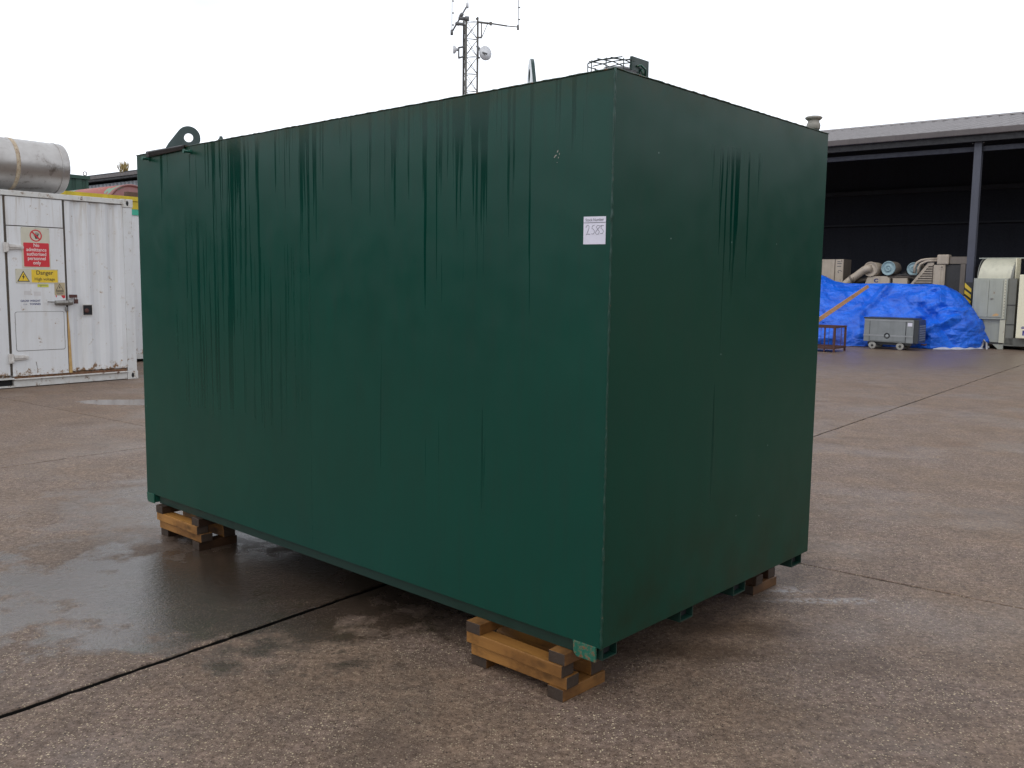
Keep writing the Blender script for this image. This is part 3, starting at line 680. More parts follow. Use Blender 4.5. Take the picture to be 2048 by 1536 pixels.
# corrugated side panel: trapezoid ribs right of the door
def corr(mb, a0, a1, z0, z1, off, dep=0.032, pitch=0.278, phase=0.0):
    pts = []; a = a0
    while a < a1 - 1e-6:
        k = ((a - a0 + phase) % pitch) / pitch
        pts.append(a); a += 0.005 if False else pitch / 4 / 2
    pts.append(a1)
    prof_ = []
    for a in pts:
        k = ((a - a0 + phase) % pitch) / pitch
        h_ = 0 if k < 0.25 else (k - 0.25) / 0.25 if k < 0.5 else 1 if k < 0.75 else 1 - (k - 0.75) / 0.25
        prof_.append((a, h_ * dep))
    n_ = len(prof_)
    mb.add([(CB + off - d, a, z_) for z_ in (z0, z1) for a, d in prof_], [(i, i + 1, n_ + i + 1, n_ + i) for i in range(n_ - 1)]); return mb
part('side_panel', corr(MB(), 6.625, 7.55, 0.19, 2.735, -0.008), 'white', cont, fix=False, label='corrugated white panel right of the door')
part('side_panel', MB().box(CB - 0.03, CB - 0.004, CA0 + 0.14, 5.755, 0.19, 2.735), 'white', cont)
# door opening frame, transom panel, door
part('transom_panel', MB().box(CB - 0.03, CB - 0.002, 5.790, 6.590, 2.332, 2.735), 'white', cont, bevel=0.002)
door = part('door', MB().box(CB - 0.03, CB + 0.002, 5.792, 6.592, 0.17, 2.318), 'white', cont, bevel=0.003)
m_ = MB(); fbox(m_, 5.757, 5.7885, 0.19, 2.735, -0.02, 0.010); fbox(m_, 6.5935, 6.622, 0.19, 2.735, -0.02, 0.010); fbox(m_, 5.79, 6.592, 2.3195, 2.3305, -0.02, 0.008)
part('door_seal', m_, 'seam', cont)
m_ = MB(); fpoly(m_, [(6.600, 0.17), (6.648, 0.17), (6.632, 0.8), (6.612, 1.1), (6.604, 1.1)], -0.006, 0.011)
part('loose_door_seal', m_, 'seam_rust', cont, label='tan strip of loose rusty seal below the door latch')
# raised panel outline on the door
m_ = MB(); o1 = rr(5.85, 6.555, 0.53, 1.10, 0.03); o2 = rr(5.855, 6.55, 0.535, 1.095, 0.027)
nn = len(o1); vs = [(CB + 0.0035, p[0], p[1]) for p in o1] + [(CB + 0.0035, p[0], p[1]) for p in o2]
m_.add(vs, [(i, (i + 1) % nn, nn + (i + 1) % nn, nn + i) for i in range(nn)]); part('panel_outline', m_, 'seam', door, fix=False)
part('access_panel', MB().prism(rr(5.858, 6.547, 0.538, 1.092, 0.025), (CB + 0.002, 0, 0), Yd, Zv, Nx, 0.003), 'white', door)
# hinges
for zc in (2.02, 0.435):
    h_ = MB(); fbox(h_, 5.735, 5.785, zc - 0.075, zc + 0.065, 0.003, 0.022); h_.cone((CB + 0.025, 5.785, zc - 0.06), (CB + 0.025, 5.785, zc + 0.06), 0.02, 0.02, 10)
    fpoly(h_, [(5.785, zc - 0.035), (5.99, zc - 0.028), (6.01, zc - 0.01), (6.01, zc + 0.012), (5.99, zc + 0.03), (5.785, zc + 0.045)], 0.004, 0.022)
    fbox(h_, 5.81, 5.97, zc - 0.006, zc + 0.018, 0.0265, 0.012)
    part('hinge', h_, 'hardware_white', door, bevel=0.003)
# latch, lever and padlock
m_ = MB(); m_.cone((CB + 0.03, 6.42, 1.225), (CB + 0.03, 6.60, 1.225), 0.032, 0.038, 12); m_.cone((CB + 0.03, 6.60, 1.23), (CB + 0.03, 6.665, 1.23), 0.045, 0.040, 12)
m_.obox((CB + 0.05, 6.30, 1.24), (CB + 0.05, 6.44, 1.235), 0.012, 0.016)
m_.cone((CB + 0.02, 6.585, 1.10), (CB + 0.02, 6.585, 1.16), 0.018, 0.018, 8)
part('door_latch', m_, 'zinc', door)
m_ = MB(); fbox(m_, 6.64, 6.75, 1.30, 1.345, 0.004, 0.03); part('hasp', m_, 'rusty', cont, bevel=0.003)
m_ = MB(); fbox(m_, 6.70, 6.755, 1.21, 1.275, 0.020, 0.022); m_.tube([(CB + 0.03, 6.712, 1.27), (CB + 0.03, 6.712, 1.305), (CB + 0.03, 6.743, 1.305), (CB + 0.03, 6.743, 1.27)], 0.006, 6)
part('padlock', m_, 'rusty', cont)
part('torn_sticker', fpoly(MB(), [(6.44, 1.33), (6.455, 1.345), (6.46, 1.315), (6.45, 1.30)], 0.0025, 0.001), 'sign_red', door)
m_ = MB(); fpoly(m_, [(6.52, 1.33), (6.56, 1.345), (6.585, 1.33), (6.58, 1.295), (6.55, 1.29)], 0.0025, 0.001)
part('torn_sticker', m_, 'sign_red', door)
m_ = MB(); fbox(m_, 6.845, 6.985, 1.035, 1.185, -0.004, 0.004); ib = part('socket_recess', m_, 'void', cont)
m_ = MB()
for a0, a1, z0, z1 in ((6.838, 6.992, 1.185, 1.196), (6.838, 6.992, 1.026, 1.035), (6.838, 6.845, 1.035, 1.185), (6.985, 6.992, 1.035, 1.185)): fbox(m_, a0, a1, z0, z1, -0.004, 0.010)
part('recess_frame', m_, 'hardware_white', ib)
m_ = MB().lathe((CB - 0.001, 6.90, 1.10), [(0.035, 0), (0.035, 0.008), (0.02, 0.012), (0.0, 0.012)], axis=Nx, n=12); part('socket', m_, 'rusty', ib)
# rails, castings, posts
m_ = MB().box(CB - 0.06, CB + 0.012, CA0 + 0.14, 7.52, 2.745, 2.82)
part('top_rail', m_, 'white_sill', cont, bevel=0.006)
m_ = MB().box(CB - 0.10, CB - 0.0, 5.80, 7.52, 0.012, 0.115).box(CB - 0.06, CB + 0.028, 5.80, 7.52, 0.116, 0.135)
part('bottom_rail', m_, 'white_sill', cont, bevel=0.004)
m_ = MB().box(CB - 0.10, CB - 0.0, CA0 + 0.14, 5.797, 0.012, 0.035).box(CB - 0.06, CB + 0.02, CA0 + 0.14, 5.797, 0.128, 0.150)
part('bottom_rail', m_, 'white_sill', cont)
part('fork_pocket', MB().box(CB - 0.09, CB - 0.055, CA0 + 0.14, 5.79, 0.0355, 0.1275), 'void', cont)
m_ = MB().box(CB - 0.045, CB - 0.01, 5.80, 7.52, 0.1355, 0.175); part('sill_rust', m_, worn('flaking_sill', (0.16, 0.085, 0.045), (0.05, 0.025, 0.015), 0.8, scale=14, rust=0.95), cont)
for a0 in (7.535, CA0):
    part('corner_post', MB().box(CB - 0.15, CB + 0.002, a0, a0 + 0.15, 0.13, 2.70), 'white_post', cont, bevel=0.006)
    for z0 in (0.002, 2.702):
        c_ = part('corner_casting', MB().box(CB - 0.16, CB + 0.010, a0 - 0.012, a0 + 0.162, z0, z0 + 0.127), 'white_sill', cont, bevel=0.006)
        part('casting_hole', MB().prism([(0.022 * math.cos(t_ * math.pi / 8) , 0.040 * math.sin(t_ * math.pi / 8)) for t_ in range(16)], (CB + 0.0095, a0 + 0.070, z0 + 0.062), Yd, Zv, Nx, 0.0012), 'void', c_)
# the signs
def sign_text(mb, t, size, a, z, off, sx=1.0, bold=0.0): mb.text(t, size, (CB + off, a, z), Yd, Zv, Nx, 0.0, sx=sx, bold=bold)
sg = part('warning_sign', MB().prism(rr(5.985, 6.385, 1.727, 2.313, 0.01), (CB + 0.003, 0, 0), Yd, Zv, Nx, 0.004), 'sign_cream', door, label='cream and red sign reading No admittance authorised personnel only')
part('red_panel', MB().prism(rr(6.010, 6.372, 1.748, 2.093, 0.012), (CB + 0.0068, 0, 0), Yd, Zv, Nx, 0.0012), 'sign_red', sg)
m_ = MB()
for i, t in enumerate(('No', 'admittance', 'authorised', 'personnel', 'only')): sign_text(m_, t, 0.072, 6.191, 2.035 - i * 0.063, 0.0088, 0.90, 0.0006)
part('lettering', m_, 'print_white', sg)
m_ = MB(); cA, cZ, R1, R2 = 6.190, 2.197, 0.087, 0.070
vs = []; n_ = 40
for r_ in (R1, R2): vs += [(CB + 0.0082, cA + r_ * math.cos(2 * math.pi * i / n_), cZ + r_ * math.sin(2 * math.pi * i / n_)) for i in range(n_)]
m_.add(vs, [(i, (i + 1) % n_, n_ + (i + 1) % n_, n_ + i) for i in range(n_)])
m_.add([(CB + 0.0092, cA + x_, cZ + z_) for x_, z_ in ((-0.062, 0.046), (-0.046, 0.062), (0.062, -0.046), (0.046, -0.062))], [(0, 1, 2, 3)])
part('prohibition_ring', m_, 'sign_red', sg, fix=False)
m_ = MB(); pal = [(-0.012, -0.045), (0.020, -0.045), (0.032, -0.015), (0.028, 0.008), (-0.006, 0.010), (-0.022, -0.006)]
m_.add([(CB + 0.0076, cA + 0.004 + x_, cZ + z_) for x_, z_ in pal], [tuple(range(6))])
for x_, a_, l_ in ((-0.001, 100, .040), (0.009, 88, .046), (0.019, 76, .042), (0.028, 60, .034), (-0.020, 140, .018)):
    d_ = Vector((math.cos(R(a_)), math.sin(R(a_)))); q_ = Vector((-d_.y, d_.x)) * 0.0037; p0 = Vector((x_ + 0.002, 0.004 if x_ > -0.01 else -0.01)); p1 = p0 + d_ * l_
    m_.add([(CB + 0.0079, cA + 0.004 + p.x, cZ + p.y) for p in (p0 - q_, p0 + q_, p1 + q_, p1 - q_)], [(0, 1, 2, 3)])
part('hand_symbol', m_, 'black', sg, fix=False)
sd = part('warning_sign', MB().prism(rr(5.885, 6.49, 1.512, 1.716, 0.008), (CB + 0.003, 0, 0), Yd, Zv, Nx, 0.004), 'sign_cream', door, label='yellow and cream sign reading Danger High voltage')
part('yellow_panel', MB().prism(rr(6.105, 6.48, 1.522, 1.706, 0.006), (CB + 0.0068, 0, 0), Yd, Zv, Nx, 0.0012), 'sign_yellow', sd)
m_ = MB(); sign_text(m_, 'Danger', 0.086, 6.292, 1.636, 0.0088, 0.95, 0.0007); sign_text(m_, 'High voltage', 0.060, 6.292, 1.552, 0.0088, 0.98, 0.0005)
part('lettering', m_, 'black', sd)
def tri(parent, a, z, s_, fill, th0):
    part('warning_triangle', MB().prism([(-s_, -s_ * .82), (s_, -s_ * .82), (0, s_ * .95)], (CB + th0, a, z), Yd, Zv, Nx, 0.0008), 'black', parent)
    part('triangle_fill', MB().prism([(-s_ * .80, -s_ * .70), (s_ * .80, -s_ * .70), (0, s_ * .72)], (CB + th0 + 0.0009, a, z), Yd, Zv, Nx, 0.0006), fill, parent)
    b_ = MB(); b_.add([(CB + th0 + 0.002, a + x_ * s_, z + z_ * s_) for x_, z_ in ((0.05, .42), (-.22, -.1), (-.04, -.1), (-.10, -.55), (.20, .04), (.02, .04), (.14, .42))], [tuple(range(7))])
    part('lightning_symbol', b_, 'black', parent, fix=False)
tri(sd, 5.992, 1.605, 0.088, 'sign_yellow', 0.0068)
st_ = part('sticker', MB().prism(rr(6.428, 6.585, 1.335, 1.523, 0.006), (CB + 0.0035, 0, 0), Yd, Zv, Nx, 0.001), 'sign_tan', door, label='faded tan high-voltage sticker beside the latch')
tri(st_, 6.505, 1.452, 0.058, 'sign_tan', 0.0046)
m_ = MB(); sign_text(m_, 'DANGER', 0.030, 6.506, 1.378, 0.0056, 0.95, 0.0008)
part('faint_print', fbox(MB(), 6.455, 6.555, 1.352, 1.362, 0.0050, 0.0004), 'ink', st_)
part('lettering', m_, 'black', st_)
st_ = part('sticker', MB().prism(rr(6.185, 6.345, 1.455, 1.498, 0.003), (CB + 0.0035, 0, 0), Yd, Zv, Nx, 0.001), 'sign_lime', door, label='small lime yellow sticker under the danger sign')
m_ = MB(); fbox(m_, 6.20, 6.33, 1.480, 1.488, 0.0046, 0.0004); fbox(m_, 6.225, 6.24, 1.462, 1.474, 0.0046, 0.0004); part('faint_print', m_, 'ink', st_)
m_ = MB(); sign_text(m_, 'GROSS WEIGHT', 0.040, 6.078, 1.242, 0.0033, 0.98, 0.0008); sign_text(m_, 'TONNES', 0.040, 6.142, 1.196, 0.0033, 0.98, 0.0008); sign_text(m_, '13.0', 0.026, 6.00, 1.197, 0.0033, 1.3)
part('lettering', m_, 'navy', door)
m_ = MB()
for a, z in ((6.04, 1.37), (6.18, 1.36)): fbox(m_, a - 0.05, a + 0.05, z - 0.03, z + 0.03, 0.0022, 0.0006)
part('sticker_residue', m_, plain('pale_sticker_residue', (0.60, 0.58, 0.57), 0.5), door)
m_ = MB(); fpoly(m_, [(6.115, 0.37), (6.125, 0.36), (6.14, 0.22), (6.128, 0.28)], 0.0024, 0.0006); part('scratch', m_, 'seam', door)
screw = MB()
for a, z in ((6.0, 2.30), (6.37, 2.30), (6.19, 2.307), (5.895, 1.706), (6.48, 1.706), (5.895, 1.522), (6.2, 1.517), (6.48, 1.522)):
    screw.lathe((CB + 0.0065, a, z), [(0.006, 0), (0.005, 0.0025), (0, 0.003)], axis=Nx, n=8)
part('sign_screws', screw, 'zinc', door, kind='stuff')

# silencer drum lying on the container roof
cy_c, cy_z, cr1 = -14.22, CT + 0.405, 0.375
drum = thing('silencer_drum', 'silver grey cylindrical silencer lying on the roof of the white container', 'silencer', YARD, (cy_c, 6.4, CT))
m_ = MB().lathe((cy_c, 4.3, cy_z), [(0.0, -0.02), (0.36, 0), (cr1, 0.03), (cr1, 2.50), (cr1 - 0.006, 2.515), (0.34, 2.515), (0.0, 2.50)], axis=(0, 1, 0), n=64)
part('drum_shell', m_, 'stainless', drum)
for a in (6.04, 4.7): part('strap', MB().lathe((cy_c, a, cy_z), [(cr1 + 0.001, 0), (cr1 + 0.005, 0.002), (cr1 + 0.005, 0.055), (cr1 + 0.001, 0.057)], axis=(0, 1, 0), n=64), 'strap' if a > 6 else 'stainless', drum)
part('end_ring', MB().lathe((cy_c, 6.70, cy_z), [(cr1 + 0.001, 0), (cr1 + 0.006, 0.002), (cr1 + 0.006, 0.018), (cr1 + 0.001, 0.02)], axis=(0, 1, 0), n=64), 'stainless', drum)
for a in (4.6, 5.5):
    part('saddle', MB().box(cy_c - 0.25, cy_c + 0.25, a, a + 0.06, CT - 0.012, CT + 0.12), 'rusty', drum)

# ================================================================ BEHIND THE CONTAINER
C2 = -16.45
c2 = thing('yellow_topped_container', 'white container with yellow top rail and green band, behind the white signed container', 'container', YARD, (C2, 7.5, 0))
part('container_shell', MB().box(C2 - 2.4, C2 - 0.01, 4.6, 10.7, 0.15, 2.98), 'white', c2)
part('top_rail', MB().box(C2 - 0.06, C2 + 0.04, 4.55, 10.75, 3.05, 3.13), 'yellow', c2)
part('yellow_band', MB().box(C2 - 0.02, C2 + 0.012, 4.6, 10.7, 2.90, 3.049), 'yellow', c2)
part('green_band', MB().box(C2 - 0.02, C2 + 0.008, 4.6, 10.7, 2.79, 2.898), 'teal', c2)
part('bottom_rail', MB().box(C2 - 0.10, C2 + 0.01, 4.6, 10.7, 0.06, 0.16), 'white_sill', c2)
for a in (4.7, 7.6, 10.5): part('support_block', MB().box(C2 - 0.3, C2 - 0.02, a - 0.1, a + 0.1, 0, 0.06), 'void', c2)
m_ = MB(); k = 4.7
part('rust_strip', MB().box(C2 + 0.0005, C2 + 0.006, 8.60, 8.68, 0.17, 2.6), worn('peeling_rusty_edge', (0.60, 0.58, 0.52), (0.4, 0.3, 0.2), 0.6, scale=5, rust=0.55), c2)

tk = thing('arched_tank', 'red and green patchy arch-topped tank beyond the yellow rail', 'tank', YARD, (-19.0, 10.66, 3.02))
m_ = MB().lathe((-21.6, 10.66, 3.03), [(0.58, 0), (0.60, 0.02), (0.60, 2.58), (0.57, 2.60)], axis=Nx, n=48)
part('tank_barrel', m_, 'camo', tk)
part('tank_end', MB().lathe((-19.0, 10.66, 3.03), [(0.55, 0.0), (0.54, 0.004), (0.3, 0.03), (0.0, 0.035)], axis=Nx, n=40), 'camo_end', tk)
part('end_rim', MB().tube([(-18.99, 10.66 + 0.585 * math.cos(2 * math.pi * i / 48), 3.03 + 0.585 * math.sin(2 * math.pi * i / 48)) for i in range(49)], 0.02, 8), 'camo_end', tk)
for x_ in (-20.9, -19.5): part('cradle', MB().box(x_ - 0.06, x_ + 0.06, 10.1, 11.2, 0, 2.46), 'rusty', tk)
part('timber', MB().box(-18.62, -18.50, 10.28, 11.9, 3.30, 3.42), 'brown', None, frame=YARD, org=(-18.56, 10.9, 3.30), bevel=0.004,
     top={'label': 'brown baulk laid across in front of the arched tank end', 'category': 'timber'})
bpy.data.objects['timber']  # keep name stable
c3 = thing('green_container', 'tall dark green container with lifting ring, between silver silencer and grey cladding', 'container', YARD, (-22.0, 9.0, 0))
def ribbed(x, y0, y1, z0, z1, pitch=0.25, dep=0.03):
    m_ = MB(); pts = []; y = y0; i = 0
    while y < y1:
        pts += [(x, y), (x, min(y + pitch * 0.55, y1)), (x - dep, min(y + pitch * 0.65, y1)), (x - dep, min(y + pitch * 0.9, y1))]; y += pitch
    n_ = len(pts); m_.add([(p[0], p[1], z_) for z_ in (z0, z1) for p in pts], [(i, i + 1, n_ + i + 1, n_ + i) for i in range(n_ - 1)]); return m_
part('container_shell', MB().box(-24.4, -22.05, 5.2, 11.25, 0, 4.0), 'dkgreen', c3)
part('ribbed_side', ribbed(-22.0, 5.2, 11.25, 0.1, 3.96), 'dkgreen', c3, fix=False)
part('top_rail', MB().box(-22.06, -21.97, 5.2, 11.28, 3.965, 4.05), 'dkgreen', c3)
part('lifting_ring', MB().tube([(-22.0, 11.17 + 0.045 * math.sin(2 * math.pi * i / 16), 4.10 - 0.045 * math.cos(2 * math.pi * i / 16)) for i in range(17)], 0.010, 6), 'rusty', c3)

# far shed with grey cladding
fs = thing('clad_shed', 'distant grey corrugated metal shed with dark verge, beyond the dark green container', 'building', YARD, (-52, 28, 0))
fs0 = part('wall', MB().box(-80, -40, 28.1, 45, 0, 7.15), 'cladding', fs)
m_ = MB(); pts = []; x = -58.0
while x < -40: pts += [(x, 28.0), (x + 0.16, 28.0), (x + 0.21, 28.06), (x + 0.37, 28.06)]; x += 0.42
n_ = len(pts); m_.add([(p[0], p[1], z_) for z_ in (0, 7.12) for p in pts], [(i, i + 1, n_ + i + 1, n_ + i) for i in range(n_ - 1)])
part('corrugated_sheet', m_, 'cladding', fs, fix=False)
part('roof_verge', MB().box(-80, -39.5, 27.7, 45.5, 7.28, 7.66), 'fascia', fs)
part('gutter', MB().box(-80, -39.5, 27.62, 27.695, 7.40, 7.58), 'gutter', fs)
m_ = MB()
for i in range(70):
    a = random.uniform(0, 6.28); l_ = random.uniform(0.3, 0.75); x_, y_ = -50.3 + random.uniform(-.25, .25), 27.75 + random.uniform(-.1, .2)
    dx = random.uniform(-0.42, 0.42) * l_ - 0.1; dy = random.uniform(-0.2, 0.2)
    m_.add([(x_ - .012, y_, 7.6), (x_ + .012, y_, 7.6), (x_ + dx * .5 + .012, y_ + dy, 7.6 + l_ * .6), (x_ + dx, y_ + dy, 7.6 + l_)], [(0, 1, 2, 3)])
part('grass_tuft', m_, 'grass', None, frame=YARD, org=(-50.3, 27.75, 7.6), fix=False, top={'label': 'straw-coloured grass tuft growing on the grey shed roof edge', 'category': 'grass'})

# ================================================================ OPEN SHED (right)
SA = 28.2; SE = 5.95
shed = thing('open_fronted_shed', 'long dark open-fronted industrial shed with low grey ribbed roof', 'building', YARD, (-6, SA, 0))
XL, XR = -42.0, 30.0; RA, RZ = 40.0, 8.26
m_ = MB(); pts = []; x = XL
while x < XR:
    pts += [(x, 0.05), (x + 0.05, 0.0), (x + 0.27, 0.0), (x + 0.32, 0.05)]; x += 0.40
n_ = len(pts)
def rz(y): return SE + (RZ - SE) * (y - SA + 0.25) / (RA - SA + 0.25) if y <= RA else RZ - (RZ - SE) * (y - RA) / (RA - SA)
ys = [SA - 0.25] + [SA - 0.25 + (RA - SA + 0.25) * i / 4 for i in range(1, 5)]
vs = [(p[0], y_, rz(y_) + p[1]) for y_ in ys for p in pts]
for i in range(len(ys) - 1):
    m_.add([vs[i * n_ + k] for k in range(n_)] + [vs[(i + 1) * n_ + k] for k in range(n_)], [(k, k + 1, n_ + k + 1, n_ + k) for k in range(n_ - 1)])
roof = part('roof', m_, 'roof', shed, fix=False)
part('rear_roof', MB().add([(XL, RA, RZ), (XR, RA, RZ), (XR, 52, 5.9), (XL, 52, 5.9)], [(0, 1, 2, 3)]), 'roof', shed, fix=False)
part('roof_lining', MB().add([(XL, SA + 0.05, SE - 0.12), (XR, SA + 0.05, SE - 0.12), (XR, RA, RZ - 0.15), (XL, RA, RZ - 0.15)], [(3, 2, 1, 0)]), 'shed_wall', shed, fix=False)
part('ridge_cap', MB().prism([(-0.25, -0.03), (0, 0.07), (0.25, -0.03), (0.25, -0.05), (0, 0.04), (-0.25, -0.05)], (XL, RA, RZ + 0.04), (0, 1, 0), Zv, (1, 0, 0), XR - XL), 'roof', shed)
part('gutter', MB().box(XL, XR, SA - 0.33, SA - 0.20, SE - 0.13, SE + 0.035), 'gutter', shed, bevel=0.02)
part('fascia', MB().box(XL, XR, SA - 0.195, SA - 0.05, SE - 0.30, SE - 0.06), 'fascia', shed)
part('eave_beam', MB().box(XL, XR, SA + 0.12, SA + 0.24, 5.42, 5.55), 'shed_rail', shed)
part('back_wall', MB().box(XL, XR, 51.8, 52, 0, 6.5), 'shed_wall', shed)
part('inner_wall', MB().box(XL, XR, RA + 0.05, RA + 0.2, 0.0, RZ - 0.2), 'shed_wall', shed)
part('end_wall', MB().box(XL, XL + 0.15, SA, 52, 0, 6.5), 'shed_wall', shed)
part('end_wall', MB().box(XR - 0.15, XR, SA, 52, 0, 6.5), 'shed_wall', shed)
for z_, y_, hh in ((5.55, 39.6, 0.18), (4.22, 39.6, 0.06)): part('wall_rail', MB().box(XL, XR, y_, y_ + 0.12, z_ - hh / 2, z_ + hh / 2), 'shed_rail', shed)
def column(x):
    m_ = MB().box(x - 0.095, x + 0.095, SA, SA + 0.014, 0, 5.66).box(x - 0.095, x + 0.095, SA + 0.20, SA + 0.214, 0, 5.66).box(x - 0.006, x + 0.006, SA + 0.0145, SA + 0.1995, 0, 5.66)
    o = part('column', m_, 'column', shed)
    bd = part('hazard_board', MB().box(x - 0.10, x + 0.11, SA - 0.012, SA - 0.001, 0.55, 1.79).box(x + 0.0965, x + 0.11, SA - 0.0005, SA + 0.20, 0.55, 1.79), 'haz_black', o)
    for k in range(7):
        z_ = 1.75 - 0.17 * k
        pz = [(-0.10, z_), (-0.10, max(z_ - 0.10, 0.55)), (0.075, max(z_ - 0.24, 0.55)), (0.075, max(z_ - 0.14, 0.55))]
        if k == 0: pz = [(-0.10, 1.78), (-0.10, 1.65), (0.075, 1.51), (0.075, 1.61)]
        part('stripe', MB().prism(pz, (x, SA - 0.0125, 0), (1, 0, 0), Zv, (0, -1, 0), 0.002), 'sign_yellow', bd)
    for sx_ in (-0.14, 0.14): part('bolt', MB().lathe((x + sx_, SA - 0.001, 5.63), [(0.02, 0), (0.02, 0.02), (0, 0.025)], axis=(0, -1, 0), n=8), 'zinc', o)
    part('rafter', MB().obox((x, SA + 0.1, SE - 0.28), (x, RA, RZ - 0.35), 0.12, 0.28), 'shed_rail', shed)
for x in (-29.8, -23.8, -17.83, -11.83, -5.84, 0.15, 6.15, 12.15, 18.15, 24.15): column(x)

# --- open diesel generator behind the tarpaulin
GA = 29.0
gen = thing('diesel_engine', 'sand beige diesel engine with round air filters and radiator, standing behind the blue tarpaulin', 'engine', YARD, (-7.9, GA, 0))
part('base_frame', MB().box(-9.9, -6.0, GA - 0.1, GA + 1.3, 0, 0.35), 'beige_dark', gen)
part('engine_block', MB().box(-9.3, -7.2, GA + 0.15, GA + 1.1, 0.35, 1.62), 'beige', gen, bevel=0.03)
cov = part('rocker_cover', MB().prism([(-8.98, 1.60), (-8.90, 1.90), (-8.82, 1.955), (-8.30, 1.955), (-8.22, 1.90), (-8.22, 1.60)], (0, GA, 0), (1, 0, 0), Zv, (0, 1, 0), 0.32), 'beige', gen, bevel=0.012)
part('logo', MB().text('C', 0.155, (-8.62, GA - 0.004, 1.772), (1, 0, 0), Zv, (0, -1, 0), 0.0, sx=1.15, bold=0.008), 'navy', cov)
part('rocker_cover', MB().box(-8.15, -7.72, GA + 0.05, GA + 0.34, 1.6, 1.90), 'beige', gen, bevel=0.02)
part('manifold', MB().tube([(-9.3, GA + 0.1, 1.80), (-8.9, GA + 0.15, 1.88), (-8.3, GA + 0.2, 1.93), (-7.7, GA + 0.2, 1.95), (-7.3, GA + 0.2, 1.9)], 0.06, 10), 'beige_dark', gen)
part('fuel_pipe', MB().tube([(-8.2, GA + 0.1, 2.02), (-7.9, GA + 0.05, 2.0), (-7.5, GA + 0.05, 1.98), (-7.2, GA + 0.1, 2.0)], 0.025, 8), 'engine_dark', gen)
part('turbo', MB().lathe((-7.85, GA + 0.35, 1.95), [(0.0, -0.1), (0.13, -0.08), (0.16, 0), (0.13, 0.1), (0.0, 0.12)], axis=(1, 0, 0), n=18), 'engine_dark', gen)
# filters: axis leaning to the right and back
ax = Vector((0.14, 0.99, -0.02)).normalized()
def filt(x, y, z, r_, mat, capmat, ln):
    f_ = part('air_filter', MB().lathe((x, y, z), [(r_ * 0.96, 0), (r_, 0.02), (r_, ln), (r_ * 0.92, ln + 0.03), (0, ln + 0.035)], axis=ax, n=32), mat, gen)
    part('filter_cap', MB().lathe((x, y, z), [(0.0, -0.035), (r_ * .12, -0.032), (r_ * .14, -0.018), (r_ * .30, -0.020), (r_ * .34, -0.038), (r_ * .42, -0.038), (r_ * .46, -0.018), (r_ * .86, -0.012), (r_ * .90, -0.034), (r_ * 1.0, -0.03), (r_ * 1.03, -0.008), (r_ * 0.9, 0.0)], axis=ax, n=32), capmat, f_)
    return f_
f1 = filt(-8.80, GA, 2.17, 0.225, 'beige', 'beige', 0.42)
f2 = filt(-8.27, GA, 2.20, 0.215, 'beige_dark', 'pale_blue', 0.42)
f3 = filt(-7.57, GA + 0.1, 2.18, 0.195, 'beige_dark', 'pale_blue', 0.4)
part('intake_pipe', MB().tube([(-9.62, GA - 0.05, 1.60), (-9.50, GA - 0.05, 1.74), (-9.38, GA - 0.05, 1.84), (-9.16, GA - 0.06, 2.00), (-8.98, GA - 0.07, 2.14), (-8.88, GA - 0.06, 2.19), (-8.80, GA - 0.0, 2.19)], lambda t: 0.115 if t < 0.4 else 0.105 + 0.02 * t, 16), 'beige', f1)
part('pipe_clamp', MB().cone((-9.36, GA - 0.05, 1.855), (-9.31, GA - 0.05, 1.89), 0.13, 0.13, 16).box(-9.27, -9.25, GA - 0.19, GA - 0.12, 1.82, 1.92), 'beige_dark', f1)
# radiator and its fan guard
gd = part('fan_guard', MB().prism([(-7.70, 1.62), (-7.62, 1.62), (-7.10, 2.30), (-6.995, 2.30), (-6.995, 2.37), (-7.15, 2.37)], (0, GA + 0.02, 0), (1, 0, 0), Zv, (0, 1, 0), 0.05), 'beige', gen)
part('guard_panel', MB().prism([(-7.62, 1.60), (-6.99, 1.60), (-6.99, 2.33), (-7.12, 2.33)], (0, GA + 0.055, 0), (1, 0, 0), Zv, (0, 1, 0), 0.02), 'beige_dark', gd)
for k in range(10):
    z_ = 1.63 + 0.07 * k; xl = -7.62 + max(0, (z_ - 1.60)) * 0.70
    part('slat', MB().obox((xl + 0.02, GA + 0.03, z_ + 0.02), (-7.02, GA + 0.03, z_ + 0.02), 0.05, 0.028), 'beige', gd)
part('radiator_core', MB().box(-6.97, -6.10, GA + 0.06, GA + 1.5, 0.4, 2.30), 'engine_dark', gen)
part('radiator_side', MB().box(-6.985, -6.665, GA - 0.02, GA + 0.055, 0.35, 2.30), 'beige', gen, bevel=0.012)
part('radiator_side', MB().box(-6.26, -6.13, GA + 0.02, GA + 0.055, 0.35, 2.32), 'beige_dark', gen)
part('header_tank', MB().box(-6.90, -6.575, GA - 0.05, GA + 0.3, 2.31, 2.60), 'beige', gen, bevel=0.035)
part('header_bar', MB().box(-6.57, -6.03, GA + 0.03, GA + 0.30, 2.325, 2.535), 'beige_dark', gen, bevel=0.01)
part('sight_glass', MB().box(-6.80, -6.70, GA - 0.04, GA - 0.021, 2.18, 2.28).box(-6.79, -6.775, GA - 0.034, GA - 0.021, 1.5, 2.18).box(-6.715, -6.70, GA - 0.034, GA - 0.021, 1.5, 2.18), 'beige', gen, bevel=0.004)
part('gauge', MB().lathe((-6.75, GA - 0.041, 2.235), [(0.018, 0), (0.018, 0.006), (0, 0.007)], axis=(0, -1, 0), n=12), 'black', gen)
